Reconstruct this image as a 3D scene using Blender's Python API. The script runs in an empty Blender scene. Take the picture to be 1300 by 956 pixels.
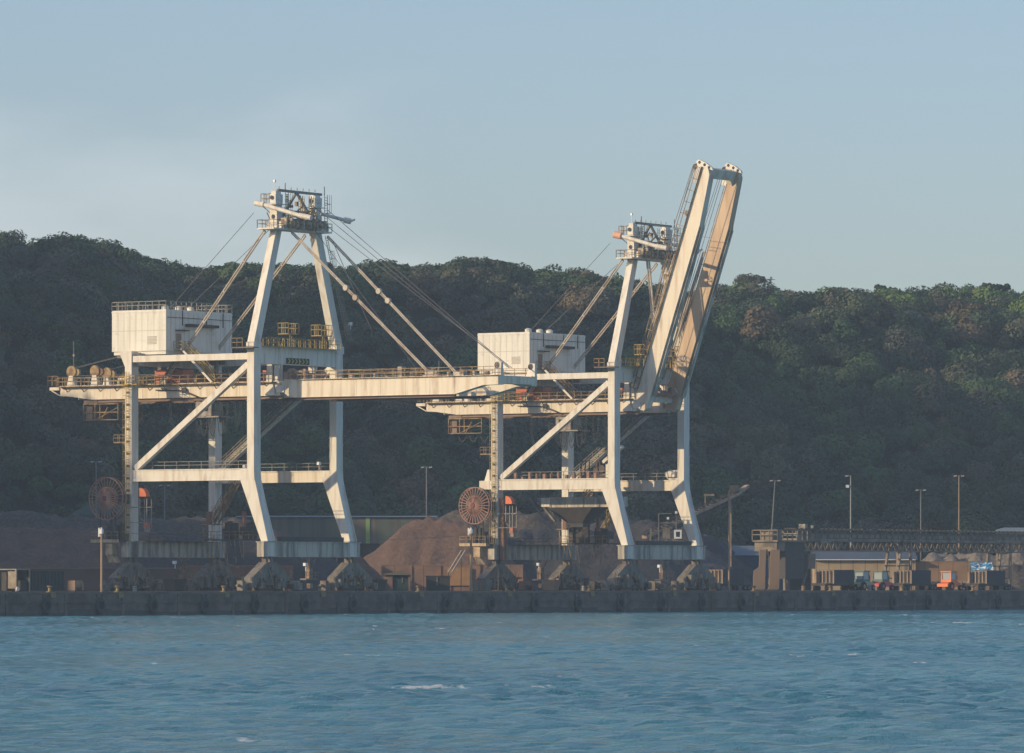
import bpy, math, random
import numpy as np
from mathutils import Vector, Matrix, noise as mnoise

random.seed(7)
rng = np.random.default_rng(11)
R = math.radians
scene = bpy.context.scene
col = scene.collection

# ------------------------------------------------------------------ camera
FOC = 7700.0                 # focal length in photo pixels (photo 1300 wide)
HZ = 743.4                   # pixel row of the horizon
TH = R(56)                   # angle between quay line and picture plane
ST, CT = math.sin(TH), math.cos(TH)
EYE = 0.9                    # eye height above the quay deck
cam_d = bpy.data.cameras.new('camera')
cam = bpy.data.objects.new('camera', cam_d)
col.objects.link(cam)
cam.location = (0, 0, EYE)
cam.rotation_euler = (R(90), 0, 0)
cam_d.sensor_width = 36
cam_d.lens = 36 * FOC / 1300
cam_d.shift_y = (HZ - 478) / 1300
cam_d.clip_start = 5
cam_d.clip_end = 20000
scene.camera = cam

# ------------------------------------------------------------------ sky and sun
SUN_EL = R(17.2)
SUN_H = Vector((-.927, -.375)).normalized()
world = bpy.data.worlds.new('World')
scene.world = world
world.use_nodes = True
nt = world.node_tree
nt.nodes.clear()
wo = nt.nodes.new('ShaderNodeOutputWorld')
bg = nt.nodes.new('ShaderNodeBackground')
sky = nt.nodes.new('ShaderNodeTexSky')
sky.sky_type = 'NISHITA'
sky.sun_disc = False
sky.sun_elevation = SUN_EL
sky.sun_rotation = math.atan2(SUN_H.x, SUN_H.y) % (2 * math.pi)
sky.air_density = 1.0
sky.dust_density = 1.0
sky.ozone_density = 4.0
bg.inputs['Strength'].default_value = 0.124
# thin broken cloud, placed by direction in the sky
tc = nt.nodes.new('ShaderNodeTexCoord')
mp = nt.nodes.new('ShaderNodeMapping')
mp.inputs['Scale'].default_value = (11, 11, 30)
mp.inputs['Location'].default_value = (3.1, 0.4, 0.2)
nz = nt.nodes.new('ShaderNodeTexNoise')
nz.inputs['Scale'].default_value = 1.0
nz.inputs['Detail'].default_value = 6
nz.inputs['Roughness'].default_value = .52
nt.links.new(tc.outputs['Generated'], mp.inputs['Vector'])
nt.links.new(mp.outputs['Vector'], nz.inputs['Vector'])
sep = nt.nodes.new('ShaderNodeSeparateXYZ')
nt.links.new(tc.outputs['Generated'], sep.inputs['Vector'])
def wmath(op, a, b=None, c=None, clamp=False):
    m = nt.nodes.new('ShaderNodeMath'); m.operation = op; m.use_clamp = clamp
    for i, v in enumerate((a, b, c)):
        if v is None: continue
        if isinstance(v, (int, float)): m.inputs[i].default_value = v
        else: nt.links.new(v, m.inputs[i])
    return m.outputs[0]
# cloud bank edge: height falls from left to right
edge = wmath('MULTIPLY_ADD', sep.outputs['X'], -0.36, 0.052)
dz = wmath('SUBTRACT', edge, sep.outputs['Z'])
mask = wmath('ADD', wmath('MULTIPLY', dz, 36), wmath('MULTIPLY_ADD', nz.outputs['Fac'], 3.4, -1.25))
mr = nt.nodes.new('ShaderNodeMapRange')
mr.interpolation_type = 'SMOOTHSTEP'
mr.inputs['From Min'].default_value = -.1
mr.inputs['From Max'].default_value = 1.0
mr.inputs['To Max'].default_value = .36
mr.inputs['To Min'].default_value = .04
nt.links.new(mask, mr.inputs['Value'])
mixc = nt.nodes.new('ShaderNodeMix'); mixc.data_type = 'RGBA'
CLOUD_RGB = (5.9, 6.1, 6.3, 1)
mixc.inputs['B'].default_value = CLOUD_RGB
nt.links.new(mr.outputs['Result'], mixc.inputs['Factor'])
tintn = nt.nodes.new('ShaderNodeMix'); tintn.data_type = 'RGBA'; tintn.blend_type = 'MULTIPLY'
tintn.inputs['Factor'].default_value = 1.0
tintn.inputs['B'].default_value = (1.07, .978, 1.0, 1)
nt.links.new(sky.outputs['Color'], tintn.inputs['A'])
nt.links.new(tintn.outputs['Result'], mixc.inputs['A'])
nt.links.new(mixc.outputs['Result'], bg.inputs['Color'])
nt.links.new(bg.outputs['Background'], wo.inputs['Surface'])

sun_d = bpy.data.lights.new('sun', 'SUN')
sun_d.energy = 3.3
sun_d.angle = R(0.5)
sun_d.color = (1.0, 0.77, 0.47)
sun = bpy.data.objects.new('sun', sun_d)
col.objects.link(sun)
sd = Vector((SUN_H.x * math.cos(SUN_EL), SUN_H.y * math.cos(SUN_EL), math.sin(SUN_EL)))
sun.rotation_euler = sd.to_track_quat('Z', 'Y').to_euler()
sun.location = (-300, -100, 300)

scene.view_settings.view_transform = 'Standard'
scene.view_settings.look = 'None'
scene.view_settings.gamma = 1
scene.view_settings.use_curve_mapping = False
scene.view_settings.exposure = 0.42
scene.cycles.max_bounces = 5
scene.cycles.diffuse_bounces = 3
scene.cycles.glossy_bounces = 3
scene.cycles.volume_bounces = 1
scene.cycles.use_denoising = True

HAZE = 1.4e-4
HAZE_COL = (.66, .80, .90, 1)

# ------------------------------------------------------------------ materials
MATS = {}
def mat(name, base, rough=.7, metal=0.0, second=None, amount=.4, scale=(1, 1, 1), nscale=1.0, detail=5,
        lo=.45, hi=.65, third=None, t_amount=.6, t_scale=(.5, .5, .5), t_lo=.5, t_hi=.62, bump=0.0, bump_scale=3.0, coord='Object', wave=None):
    if name in MATS: return MATS[name]
    m = bpy.data.materials.new(name); MATS[name] = m
    m.use_nodes = True
    t = m.node_tree; b = t.nodes['Principled BSDF']
    b.inputs['Roughness'].default_value = rough
    b.inputs['Metallic'].default_value = metal
    c = t.nodes.new('ShaderNodeTexCoord')
    def noise(sc, ns, det):
        mpn = t.nodes.new('ShaderNodeMapping'); mpn.inputs['Scale'].default_value = sc
        t.links.new(c.outputs[coord], mpn.inputs['Vector'])
        n = t.nodes.new('ShaderNodeTexNoise'); n.inputs['Scale'].default_value = ns; n.inputs['Detail'].default_value = det
        t.links.new(mpn.outputs['Vector'], n.inputs['Vector'])
        return n.outputs['Fac']
    def rng_(f, a, bb, to):
        r = t.nodes.new('ShaderNodeMapRange')
        r.inputs['From Min'].default_value = a; r.inputs['From Max'].default_value = bb; r.inputs['To Max'].default_value = to
        t.links.new(f, r.inputs['Value']); return r.outputs['Result']
    cur = None
    def mix(f, colr):
        nonlocal cur
        x = t.nodes.new('ShaderNodeMix'); x.data_type = 'RGBA'
        t.links.new(f, x.inputs['Factor'])
        if cur is None: x.inputs['A'].default_value = (*base, 1)
        else: t.links.new(cur, x.inputs['A'])
        x.inputs['B'].default_value = (*colr, 1)
        cur = x.outputs['Result']
    if second: mix(rng_(noise(scale, nscale, detail), lo, hi, amount), second)
    if third: mix(rng_(noise(t_scale, 1.0, 6), t_lo, t_hi, t_amount), third)
    if wave:   # vertical sheet ribs or panels: (axis, period, colour, strength, width)
        ax, per, wc, ws, ww = wave
        sp = t.nodes.new('ShaderNodeSeparateXYZ'); t.links.new(c.outputs['Object'], sp.inputs['Vector'])
        d = t.nodes.new('ShaderNodeMath'); d.operation = 'DIVIDE'; d.inputs[1].default_value = per
        t.links.new(sp.outputs[ax], d.inputs[0])
        f = t.nodes.new('ShaderNodeMath'); f.operation = 'FRACT'; t.links.new(d.outputs[0], f.inputs[0])
        l = t.nodes.new('ShaderNodeMath'); l.operation = 'LESS_THAN'; l.inputs[1].default_value = ww; t.links.new(f.outputs[0], l.inputs[0])
        g = t.nodes.new('ShaderNodeMath'); g.operation = 'MULTIPLY'; g.inputs[1].default_value = ws; t.links.new(l.outputs[0], g.inputs[0])
        mix(g.outputs[0], wc)
    if cur is None: b.inputs['Base Color'].default_value = (*base, 1)
    else: t.links.new(cur, b.inputs['Base Color'])
    if bump:
        bn = t.nodes.new('ShaderNodeBump'); bn.inputs['Strength'].default_value = bump; bn.inputs['Distance'].default_value = .3
        t.links.new(noise((1, 1, 1), bump_scale, 6), bn.inputs['Height'])
        t.links.new(bn.outputs['Normal'], b.inputs['Normal'])
    return m

RUST = (.20, .095, .05)
WHITE = mat('weathered white paint', (.70, .665, .58), .55, second=(.44, .35, .25), amount=.5, scale=(1.3, 1.3, .22), lo=.46, hi=.70,
            third=RUST, t_amount=.55, t_scale=(.6, .6, .16), t_lo=.58, t_hi=.74, wave=('Z', 6.1, (.35, .27, .2), .0, .02))
GIRDER = mat('rust streaked cream girder paint', (.70, .63, .50), .55, second=(.42, .27, .16), amount=.6, scale=(1.0, 1.0, .10), lo=.46, hi=.70,
             third=RUST, t_amount=.55, t_scale=(.55, .55, .16), t_lo=.58, t_hi=.74)
HOUSE = mat('dirty white cladding', (.74, .72, .64), .6, second=(.5, .46, .38), amount=.5, scale=(1.1, 1.1, .12), lo=.48, hi=.7,
            third=(.33, .26, .2), t_amount=.4, t_scale=(.5, .5, .8), t_lo=.60, t_hi=.75, wave=('Z', 1.5, (.45, .42, .36), .25, .03))
HOUSE2 = mat('dark grey cladding soot', (.2, .2, .2), .8)
GRIME = mat('dust covered grey steel', (.215, .19, .155), .75, second=(.09, .075, .06), amount=.6, scale=(1.3, 1.3, .5), lo=.42, hi=.62,
            third=(.12, .07, .045), t_amount=.7, t_scale=(.6, .6, .6), t_lo=.55, t_hi=.68)
SILL = mat('streaked sill beam paint', (.52, .48, .39), .7, second=(.14, .13, .12), amount=.8, scale=(1.0, 1.0, .16), lo=.44, hi=.62,
           third=(.13, .08, .05), t_amount=.5, t_scale=(.7, .7, .3), t_lo=.58, t_hi=.68)
DARK = mat('sooty dark steel', (.045, .045, .045), .8, second=(.10, .06, .04), amount=.6)
RAILM = mat('rusted yellow railing', (.34, .24, .10), .7, second=(.16, .08, .045), amount=.9, scale=(1, 1, 1), lo=.42, hi=.58)
RAILG = mat('galvanised railing', (.25, .23, .19), .6, second=(.14, .11, .09), amount=.7)
YEL = mat('yellow safety paint', (.46, .31, .06), .6, second=(.2, .11, .05), amount=.6)
REELM = mat('red brown reel paint', (.36, .19, .13), .7, second=(.18, .10, .08), amount=.7)
ORANGE = mat('orange paint', (.72, .16, .05), .6)
REDM = mat('faded red paint', (.52, .16, .09), .7, second=(.3, .1, .06), amount=.6)
ROPE = mat('steel rope', (.10, .10, .11), .6)
STAY = mat('stay paint', (.52, .45, .36), .6, second=(.25, .15, .09), amount=.6, scale=(.5, .5, .5))
BLACK = mat('black rubber', (.015, .016, .018), .9)
GLASS = mat('dark window glass', (.03, .04, .05), .15)
LAMPW = mat('white lamp housing', (.8, .8, .78), .4)
RAILWAY = mat('worn rail steel', (.2, .14, .1), .5)
PLATE = mat('rusty underside plate', (.22, .15, .11), .7, second=(.15, .09, .06), amount=.7)
CHEVY = mat('dull yellow hazard paint', (.42, .36, .08), .7)

# ------------------------------------------------------------------ mesh building
class MB:
    def __init__(self): self.v = []; self.f = []; self.m = []; self.cm = 0
    def add(self, vs, fs):
        n = len(self.v); self.v += [tuple(x) for x in vs]
        self.f += [tuple(i + n for i in q) for q in fs]; self.m += [self.cm] * len(fs); return self
    def box(self, x0, x1, y0, y1, z0, z1):
        return self.add([(x0, y0, z0), (x1, y0, z0), (x1, y1, z0), (x0, y1, z0), (x0, y0, z1), (x1, y0, z1), (x1, y1, z1), (x0, y1, z1)],
                        [(0, 3, 2, 1), (4, 5, 6, 7), (0, 1, 5, 4), (1, 2, 6, 5), (2, 3, 7, 6), (3, 0, 4, 7)])
    def hexa(self, a, b):      # two rings of equal length, bottom ring a, top ring b
        n = len(a)
        return self.add(list(a) + list(b), [tuple(range(n - 1, -1, -1)), tuple(range(n, 2 * n))] + [(i, (i + 1) % n, n + (i + 1) % n, n + i) for i in range(n)])
    def prism(self, poly, axis, a, b):   # poly of 2d points; axis is the extruded one
        def p(t, w):
            return {'x': (w, t[0], t[1]), 'y': (t[0], w, t[1]), 'z': (t[0], t[1], w)}[axis]
        return self.hexa([p(t, a) for t in poly], [p(t, b) for t in poly])
    def bar(self, p, q, w=.1, h=None, up=(0, 0, 1)):
        h = h or w; p = Vector(p); q = Vector(q); d = (q - p)
        if d.length < 1e-6: return self
        d.normalize(); up = Vector(up)
        if abs(d.dot(up)) > .98: up = Vector((1, 0, 0))
        s = d.cross(up).normalized() * (w / 2); t = s.cross(d).normalized() * (h / 2)
        return self.hexa([p - s - t, p + s - t, p + s + t, p - s + t], [q - s - t, q + s - t, q + s + t, q - s + t])
    def tube(self, p, q, r, n=8, r2=None):
        p = Vector(p); q = Vector(q); d = (q - p).normalized(); r2 = r if r2 is None else r2
        s = d.orthogonal().normalized(); t = d.cross(s)
        A = [p + (s * math.cos(k * 2 * math.pi / n) + t * math.sin(k * 2 * math.pi / n)) * r for k in range(n)]
        B = [q + (s * math.cos(k * 2 * math.pi / n) + t * math.sin(k * 2 * math.pi / n)) * r2 for k in range(n)]
        return self.hexa(A, B)
    def ring(self, c, r, w, n=28, axis='y', th=.1):   # torus of square section
        c = Vector(c)
        def P(a, rr, o):
            x, z = rr * math.cos(a), rr * math.sin(a)
            return c + (Vector((x, o, z)) if axis == 'y' else Vector((o, x, z)) if axis == 'x' else Vector((x, z, o)))
        vs = []; fs = []
        for k in range(n):
            a = 2 * math.pi * k / n
            vs += [P(a, r - w / 2, -th / 2), P(a, r + w / 2, -th / 2), P(a, r + w / 2, th / 2), P(a, r - w / 2, th / 2)]
        for k in range(n):
            a = 4 * k; b = 4 * ((k + 1) % n)
            for j in range(4): fs.append((a + j, a + (j + 1) % 4, b + (j + 1) % 4, b + j))
        return self.add(vs, fs)
    def rail(self, pts, h=1.1, step=1.6, r=.035, closed=False, off=(0, 0, 1)):
        off = Vector(off).normalized()
        P = [Vector(p) for p in pts]
        if closed: P.append(P[0])
        for a, b in zip(P, P[1:]):
            for k in (1.0, .55):
                self.bar(a + off * h * k, b + off * h * k, 2 * r, up=off)
            n = max(1, round((b - a).length / step))
            for i in range(n + 1):
                c = a.lerp(b, i / n); self.bar(c, c + off * h, 2 * r)
        return self
    def ladder(self, p, q, side, w=.5, r=.03, step=.35, cage=False, out=(0, -1, 0)):
        p = Vector(p); q = Vector(q); s = Vector(side).normalized() * (w / 2); o = Vector(out)
        self.bar(p - s, q - s, 2 * r); self.bar(p + s, q + s, 2 * r)
        n = int((q - p).length / step)
        for i in range(1, n): c = p.lerp(q, i / n); self.bar(c - s, c + s, 2 * r)
        if cage:
            m = int((q - p).length / 1.1)
            for i in range(2, m):
                c = p.lerp(q, i / m)
                pts = [c - s * 1.3, c - s * 1.3 + o * .6, c + s * 1.3 + o * .6, c + s * 1.3]
                for a, b in zip(pts, pts[1:]): self.bar(a, b, .05)
            for k in (-1.3, 0, 1.3): self.bar(p.lerp(q, 2 / max(m, 3)) + s * k + o * .6, q + s * k + o * .6, .04)
        return self
    def stairs(self, p, q, side, w=.9):
        p = Vector(p); q = Vector(q); s = Vector(side).normalized() * (w / 2); up = Vector((0, 0, 1))
        for sg in (-1, 1):
            self.bar(p + s * sg, q + s * sg, .08, .28)
            self.bar(p + s * sg + up * 1.0, q + s * sg + up * 1.0, .07)
            self.bar(p + s * sg + up * .55, q + s * sg + up * .55, .05)
            n = max(2, int((q - p).length / 1.5))
            for i in range(n + 1): c = p.lerp(q, i / n) + s * sg; self.bar(c, c + up * 1.0, .06)
        n = max(2, int(abs(q.z - p.z) / .25))
        for i in range(n): c = p.lerp(q, (i + .5) / n); self.bar(c - s, c + s, .26, .05)
        return self
    def wheel(self, c, r, w, axis='x', n=14):
        a = Vector({'x': (1, 0, 0), 'y': (0, 1, 0)}[axis]) * (w / 2); c = Vector(c)
        return self.tube(c - a, c + a, r, n)
    def map(self, f): self.v = [tuple(f(Vector(p))) for p in self.v]; return self
    def build(self, name, m, parent=None, loc=None, rz=0, smooth=False):
        me = bpy.data.meshes.new(name)
        me.from_pydata(self.v, [], self.f); me.validate(); me.update()
        ms = m if isinstance(m, (list, tuple)) else [m]
        for x in ms: me.materials.append(x)
        if len(ms) > 1 and len(self.m) == len(me.polygons):
            me.polygons.foreach_set('material_index', self.m)
        if smooth: me.polygons.foreach_set('use_smooth', [True] * len(me.polygons))
        import bmesh
        bm = bmesh.new(); bm.from_mesh(me); bmesh.ops.recalc_face_normals(bm, faces=bm.faces); bm.to_mesh(me); bm.free()
        o = bpy.data.objects.new(name, me); col.objects.link(o)
        if parent is not None: o.parent = parent
        if loc is not None: o.location = loc
        o.rotation_euler.z = rz
        return o

def tag(o, label=None, cat=None, group=None, kind=None):
    if label: o['label'] = label
    if cat: o['category'] = cat
    if group: o['group'] = group
    if kind: o['kind'] = kind
    return o
def thing(name, label, cat, loc=(0, 0, 0), rz=0, group=None):
    o = bpy.data.objects.new(name, None); col.objects.link(o)
    o.location = loc; o.rotation_euler.z = rz; o.empty_display_size = .5
    return tag(o, label, cat, group)
def children_of(o): return [c for c in bpy.data.objects if c.parent == o]
def copy_tree(o, parent=None):
    kids = children_of(o)
    c = o.copy(); col.objects.link(c); c.parent = parent
    for k in kids: copy_tree(k, c)
    return c

# yard frame: u points from land to water across the quay, v along the quay to the right, z up from the deck
OX, OY = -36.41, 855.6
RZ = TH - R(90)
def W(u, v, z=0): return Vector((OX + ST * u + CT * v, OY - CT * u + ST * v, z))
def vat(px, u):      # distance along the quay that shows at a photo column
    p = (px - 650) / FOC
    return (p * (OY - CT * u) - OX - ST * u) / (CT - ST * p)
def zat(py, Y): return (HZ - py) / FOC * Y + EYE
def at(px, py, Y): return Vector(((px - 650) / FOC * Y, Y, zat(py, Y)))

# ------------------------------------------------------------------ setting: water, yard, quay
EDGE = 5.6
WZ = -3.2
def sstep(t): t = np.clip(t, 0, 1); return t * t * (3 - 2 * t)
def build_water():
    xs = np.concatenate([[-6000, -2000, -700, -300, -180], np.arange(-130, 170.1, .5), [230, 400, 900, 2500, 6000]])
    ys = np.concatenate([[-3000, -600, -100, 20], np.arange(70, 420, .5), np.arange(420, 1080, .9), [1300, 2000, 4000, 9000]])
    X, Y = np.meshgrid(xs, ys)
    Z = np.zeros_like(X)
    r = np.random.default_rng(3)
    wx = X + 2.0 * np.sin(Y * .11 + 1) + 1.2 * np.sin(X * .09 + Y * .05)
    for i in range(44):
        lam = 1.25 * (1.18 ** (r.uniform(0, 1) ** 1.3 * 12)); a = r.normal(R(205), R(55))
        k = 2 * math.pi / lam; amp = (.0125 if lam < 3 else .0052) * lam ** .45
        ph = k * (math.cos(a) * wx + math.sin(a) * Y) + r.uniform(0, 6.28)
        Z += amp * (np.sin(ph) + .25 * np.sin(2 * ph + 1.57))
    env = .75 + .35 * np.sin(X * .031 + Y * .017) * np.sin(Y * .023 - X * .011)
    fade = sstep((X + 130) / 20) * sstep((170 - X) / 20) * sstep((Y - 70) / 12) * sstep((1080 - Y) / 60)
    Z = Z * env * fade + WZ
    nr, nc = X.shape
    V = np.stack([X, Y, Z], -1).reshape(-1, 3)
    idx = np.arange(nr * nc).reshape(nr, nc)
    F = np.stack([idx[:-1, :-1], idx[:-1, 1:], idx[1:, 1:], idx[1:, :-1]], -1).reshape(-1, 4)
    fast_mesh('water', V, F, WATER, smooth=True, kind='structure')

def fast_mesh(name, V, F, m, smooth=False, kind=None, colors=None):
    me = bpy.data.meshes.new(name)
    n = F.shape[1]
    me.vertices.add(len(V)); me.vertices.foreach_set('co', V.astype(np.float32).ravel())
    me.loops.add(F.size); me.loops.foreach_set('vertex_index', F.astype(np.int32).ravel())
    me.polygons.add(len(F)); me.polygons.foreach_set('loop_start', np.arange(0, F.size, n, dtype=np.int32))
    me.polygons.foreach_set('loop_total', np.full(len(F), n, dtype=np.int32))
    if smooth: me.polygons.foreach_set('use_smooth', np.ones(len(F), dtype=bool))
    me.update(calc_edges=True)
    if colors is not None:
        ca = me.attributes.new('tint', 'FLOAT_COLOR', 'FACE')
        ca.data.foreach_set('color', colors.astype(np.float32).ravel())
    me.materials.append(m)
    o = bpy.data.objects.new(name, me); col.objects.link(o)
    if kind: o['kind'] = kind
    return o

def water_material():
    m = bpy.data.materials.new('sea water'); m.use_nodes = True
    t = m.node_tree; b = t.nodes['Principled BSDF']
    b.inputs['Roughness'].default_value = .12
    b.inputs['Specular IOR Level'].default_value = .34
    b.inputs['IOR'].default_value = 1.33
    c = t.nodes.new('ShaderNodeTexCoord')
    def noise(sc, s, det=4, rough=.55):
        mpn = t.nodes.new('ShaderNodeMapping'); mpn.inputs['Scale'].default_value = sc
        t.links.new(c.outputs['Object'], mpn.inputs['Vector'])
        n = t.nodes.new('ShaderNodeTexNoise'); n.inputs['Scale'].default_value = s; n.inputs['Detail'].default_value = det; n.inputs['Roughness'].default_value = rough
        t.links.new(mpn.outputs['Vector'], n.inputs['Vector']); return n.outputs['Fac']
    n1 = noise((1, .55, 1), 2.2, 6, .7); n2 = noise((1, .7, 1), .28, 3)
    ad = t.nodes.new('ShaderNodeMath'); ad.operation = 'MULTIPLY_ADD'; ad.inputs[1].default_value = 2.2
    t.links.new(n2, ad.inputs[0]); t.links.new(n1, ad.inputs[2])
    bn = t.nodes.new('ShaderNodeBump'); bn.inputs['Strength'].default_value = 1.0; bn.inputs['Distance'].default_value = .62
    t.links.new(ad.outputs[0], bn.inputs['Height']); t.links.new(bn.outputs['Normal'], b.inputs['Normal'])
    # turbid sea colour with slow variation
    r = t.nodes.new('ShaderNodeMapRange'); r.inputs['From Min'].default_value = .35; r.inputs['From Max'].default_value = .65
    t.links.new(noise((.5, .16, 1), .12, 4), r.inputs['Value'])
    x = t.nodes.new('ShaderNodeMix'); x.data_type = 'RGBA'
    x.inputs['A'].default_value = (.036, .195, .255, 1); x.inputs['B'].default_value = (.058, .27, .33, 1)
    t.links.new(r.outputs['Result'], x.inputs['Factor'])
    # a few breaking crests: crest mask times patch mask
    f1 = t.nodes.new('ShaderNodeMapRange'); f1.inputs['From Min'].default_value = .672; f1.inputs['From Max'].default_value = .70
    t.links.new(noise((.42, .10, 1), .55, 5, .6), f1.inputs['Value'])
    y = t.nodes.new('ShaderNodeMix'); y.data_type = 'RGBA'; y.inputs['B'].default_value = (.75, .78, .76, 1)
    t.links.new(f1.outputs['Result'], y.inputs['Factor']); t.links.new(x.outputs['Result'], y.inputs['A'])
    t.links.new(y.outputs['Result'], b.inputs['Base Color'])
    return m
WATER = water_material()
build_water()

GROUND = mat('dusty yard ground', (.10, .075, .06), .95, second=(.06, .05, .045), amount=.8, scale=(.1, .1, .1), lo=.4, hi=.6)
BIG = 2600
g = MB()
def wp(u, v, z): return tuple(W(u, v, z))
nseg = 8
g.add([wp(EDGE - 1.2, -BIG, 0), wp(EDGE - 1.2, BIG * 2, 0), wp(-3200, BIG * 2, 0), wp(-3200, -BIG, 0)], [(0, 1, 2, 3)])
tag(g.build('yard_ground', GROUND), kind='structure')

QUAYM = mat('stained quay concrete', (.165, .13, .112), .9, second=(.075, .062, .057), amount=.85, scale=(.5, .5, .5), lo=.4, hi=.62,
            third=(.12, .07, .05), t_amount=.5, t_scale=(.25, .25, .12), t_lo=.55, t_hi=.7, bump=.4, bump_scale=1.5)
COPE = mat('worn coping edge', (.17, .13, .105), .9, second=(.08, .065, .06), amount=.8, scale=(.3, .3, .3))
q = MB()
q.box(EDGE - 1.2, EDGE, -260, 900, -7, -.25)
q.cm = 1; q.box(EDGE - 1.2, EDGE + .12, -260, 900, -.25, .02)
q.cm = 0
for k in range(-14, 70):
    q.box(EDGE, EDGE + .10, k * 12.5 - .25, k * 12.5 + .35, -3.6, -.25)
q.box(EDGE, EDGE + .22, -260, 900, -1.45, -1.2)
q.cm = 2
for k in range(116):
    h_ = .55 + .35 * math.sin(k * 1.7) * math.sin(k * .53)
    q.box(EDGE, EDGE + .012, -260 + k * 10, -250.01 + k * 10, -3.6, -3.1 + h_)
tag(q.build('quay', [QUAYM, COPE, mat('wet weed band', (.030, .036, .030), .6, second=(.07, .06, .05), amount=.6, scale=(.8, .8, .8))], loc=(OX, OY, 0), rz=RZ), kind='structure')
r_ = MB()
for u in (1.75, -22.4): r_.box(u - .06, u + .06, -260, 700, 0.004, .10)
tag(r_.build('crane_rails', RAILWAY, loc=(OX, OY, 0), rz=RZ), kind='structure')

# fenders
FEND_PX = [57, 124, 197, 265, 321, 383, 445, 506, 565, 622, 677, 731, 785, 836, 889, 940, 989, 1038, 1085, 1124, 1166, 1206, 1236, 1263, 1290]
vs = [vat(57, EDGE), vat(1038, EDGE)]
stepv = (vs[1] - vs[0]) / 17
proto = None
FWHERE = ['beyond the left edge of the view, off the picture', 'under the ribbed container at the far left', 'just left below the left crane cable reel post', 'under the near landside bogie of the left crane', 'under the far landside bogie of the left crane',
 'under the near waterside leg foot of the left crane', 'between the two waterside bogies of the left crane', 'under the far waterside bogie of the left crane', 'under the gabled brick shelter', 'under the dark hut by the brick wall',
 'under the brown post by the right cable reel', 'under the middle of the right crane landside sill', 'under the far landside bogie of the right crane', 'under the near waterside bogie of the right crane', 'between the two waterside bogies of the right crane',
 'under the far waterside bogie of the right crane', 'just right below the very tall brown post', 'under the twin tan chutes', 'under the gap right of the transfer tower', 'under the trailer beside the teal tractor',
 'under the red and teal tractor', 'under the gallery trestle and third trailer', 'just right below the orange tractor', 'under the last trailer and blue tarpaulin', 'beyond the right edge of the view, off the picture']
for i in range(-1, 24):
    v = vs[0] + stepv * i
    if proto is None:
        f = thing('quay_fender', 'round black rubber fender hanging on the dark quay face', 'fender', W(EDGE, v, -1.75), RZ, 'rubber fenders hung along the quay wall')
        m = MB()
        for rr, ww, o in ((.74, .28, .16), (.92, .2, .26), (.74, .28, .36)):
            m.ring((o, 0, 0), rr, ww, 20, 'x', .14)
        m.build('tyre', mat('scuffed tyre rubber', (.05, .06, .06), .85), f)
        m = MB(); m.wheel((.12, 0, -.1), .64, .3, 'x', 16); m.box(.02, .2, -.5, .5, -1.3, -.5); m.build('hub', BLACK, f)
        m = MB(); m.bar((.12, -.4, .8), (.05, -.7, 1.62), .07); m.bar((.12, .4, .8), (.05, .7, 1.62), .07); m.build('chain', DARK, f)
        proto = f
    else:
        f = copy_tree(proto); f.location = W(EDGE, v, -1.75)
    f['label'] = 'round black rubber fender ' + FWHERE[i + 1]

# bollards
BOLM = mat('flaking yellow bollard paint', (.30, .22, .10), .8, second=(.14, .09, .06), amount=.8, scale=(3, 3, 3))
proto = None
BOLL = [(63, 'beside the left frame of the skip'), (149, 'below the left crane cable reel'), (284, 'under the left crane sill corner'), (406, 'by the far waterside bogies of the left crane'),
        (531, 'in front of the gabled brick shelter'), (643, 'below the right crane cable reel side'), (748, 'left of the right crane waterside bogies'), (853, 'between the right crane waterside bogies'),
        (957, 'below the transfer chutes'), (1054, 'below the second dark trailer'), (1145, 'below the third dark trailer'), (1235, 'below the last dark trailer')]
for px, where in BOLL:
    v = vat(px, EDGE - .5)
    if proto is None:
        b = thing('mooring_bollard', '', 'bollard', W(EDGE - .5, v, 0.02), RZ, 'bollards along the quay edge')
        m = MB(); m.tube((0, 0, 0), (0, 0, .08), .5, 14); m.tube((0, 0, .08), (0, 0, .55), .24, 14, .2); m.tube((0, 0, .55), (0, 0, .75), .2, 14, .42); m.tube((0, 0, .75), (0, 0, .86), .42, 14, .3)
        m.build('bollard_post', BOLM, b)
        m = MB(); m.box(.5, .66, -.55, .55, -.75, .02); m.build('rub_plate', BOLM, b)
        proto = b
    else:
        b = copy_tree(proto); b.location = W(EDGE - .5, v, 0.02)
    b['label'] = 'rusty yellow mooring bollard ' + where

# ------------------------------------------------------------------ hills
CREST = [(-200, 292), (0, 297), (15, 300), (34, 318), (55, 304), (90, 300), (125, 303), (160, 318), (200, 330), (240, 340), (264, 344), (285, 334), (330, 335), (400, 340), (440, 343),
         (480, 332), (530, 338), (560, 337), (592, 327), (640, 330), (662, 342), (700, 341), (740, 343), (770, 352), (810, 360), (880, 372), (940, 358), (980, 364), (1000, 374), (1040, 362),
         (1080, 371), (1120, 364), (1170, 367), (1230, 364), (1270, 366), (1300, 371), (1500, 375)]
CX = np.array([c[0] for c in CREST], float); CY = np.array([c[1] for c in CREST], float)
def crest_y(x): return 1320 + .42 * x
def foot_y(x): return 1105 + .42 * x
def vnoise(x, y, s, seed):
    r = np.random.default_rng(seed); T = r.random((64, 64))
    fx, fy = x / s, y / s; ix, iy = np.floor(fx).astype(int), np.floor(fy).astype(int)
    ax, ay = fx - ix, fy - iy; ax = ax * ax * (3 - 2 * ax); ay = ay * ay * (3 - 2 * ay)
    g_ = lambda i, j: T[i % 64, j % 64]
    return (g_(ix, iy) * (1 - ax) + g_(ix + 1, iy) * ax) * (1 - ay) + (g_(ix, iy + 1) * (1 - ax) + g_(ix + 1, iy + 1) * ax) * ay - .5
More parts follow.
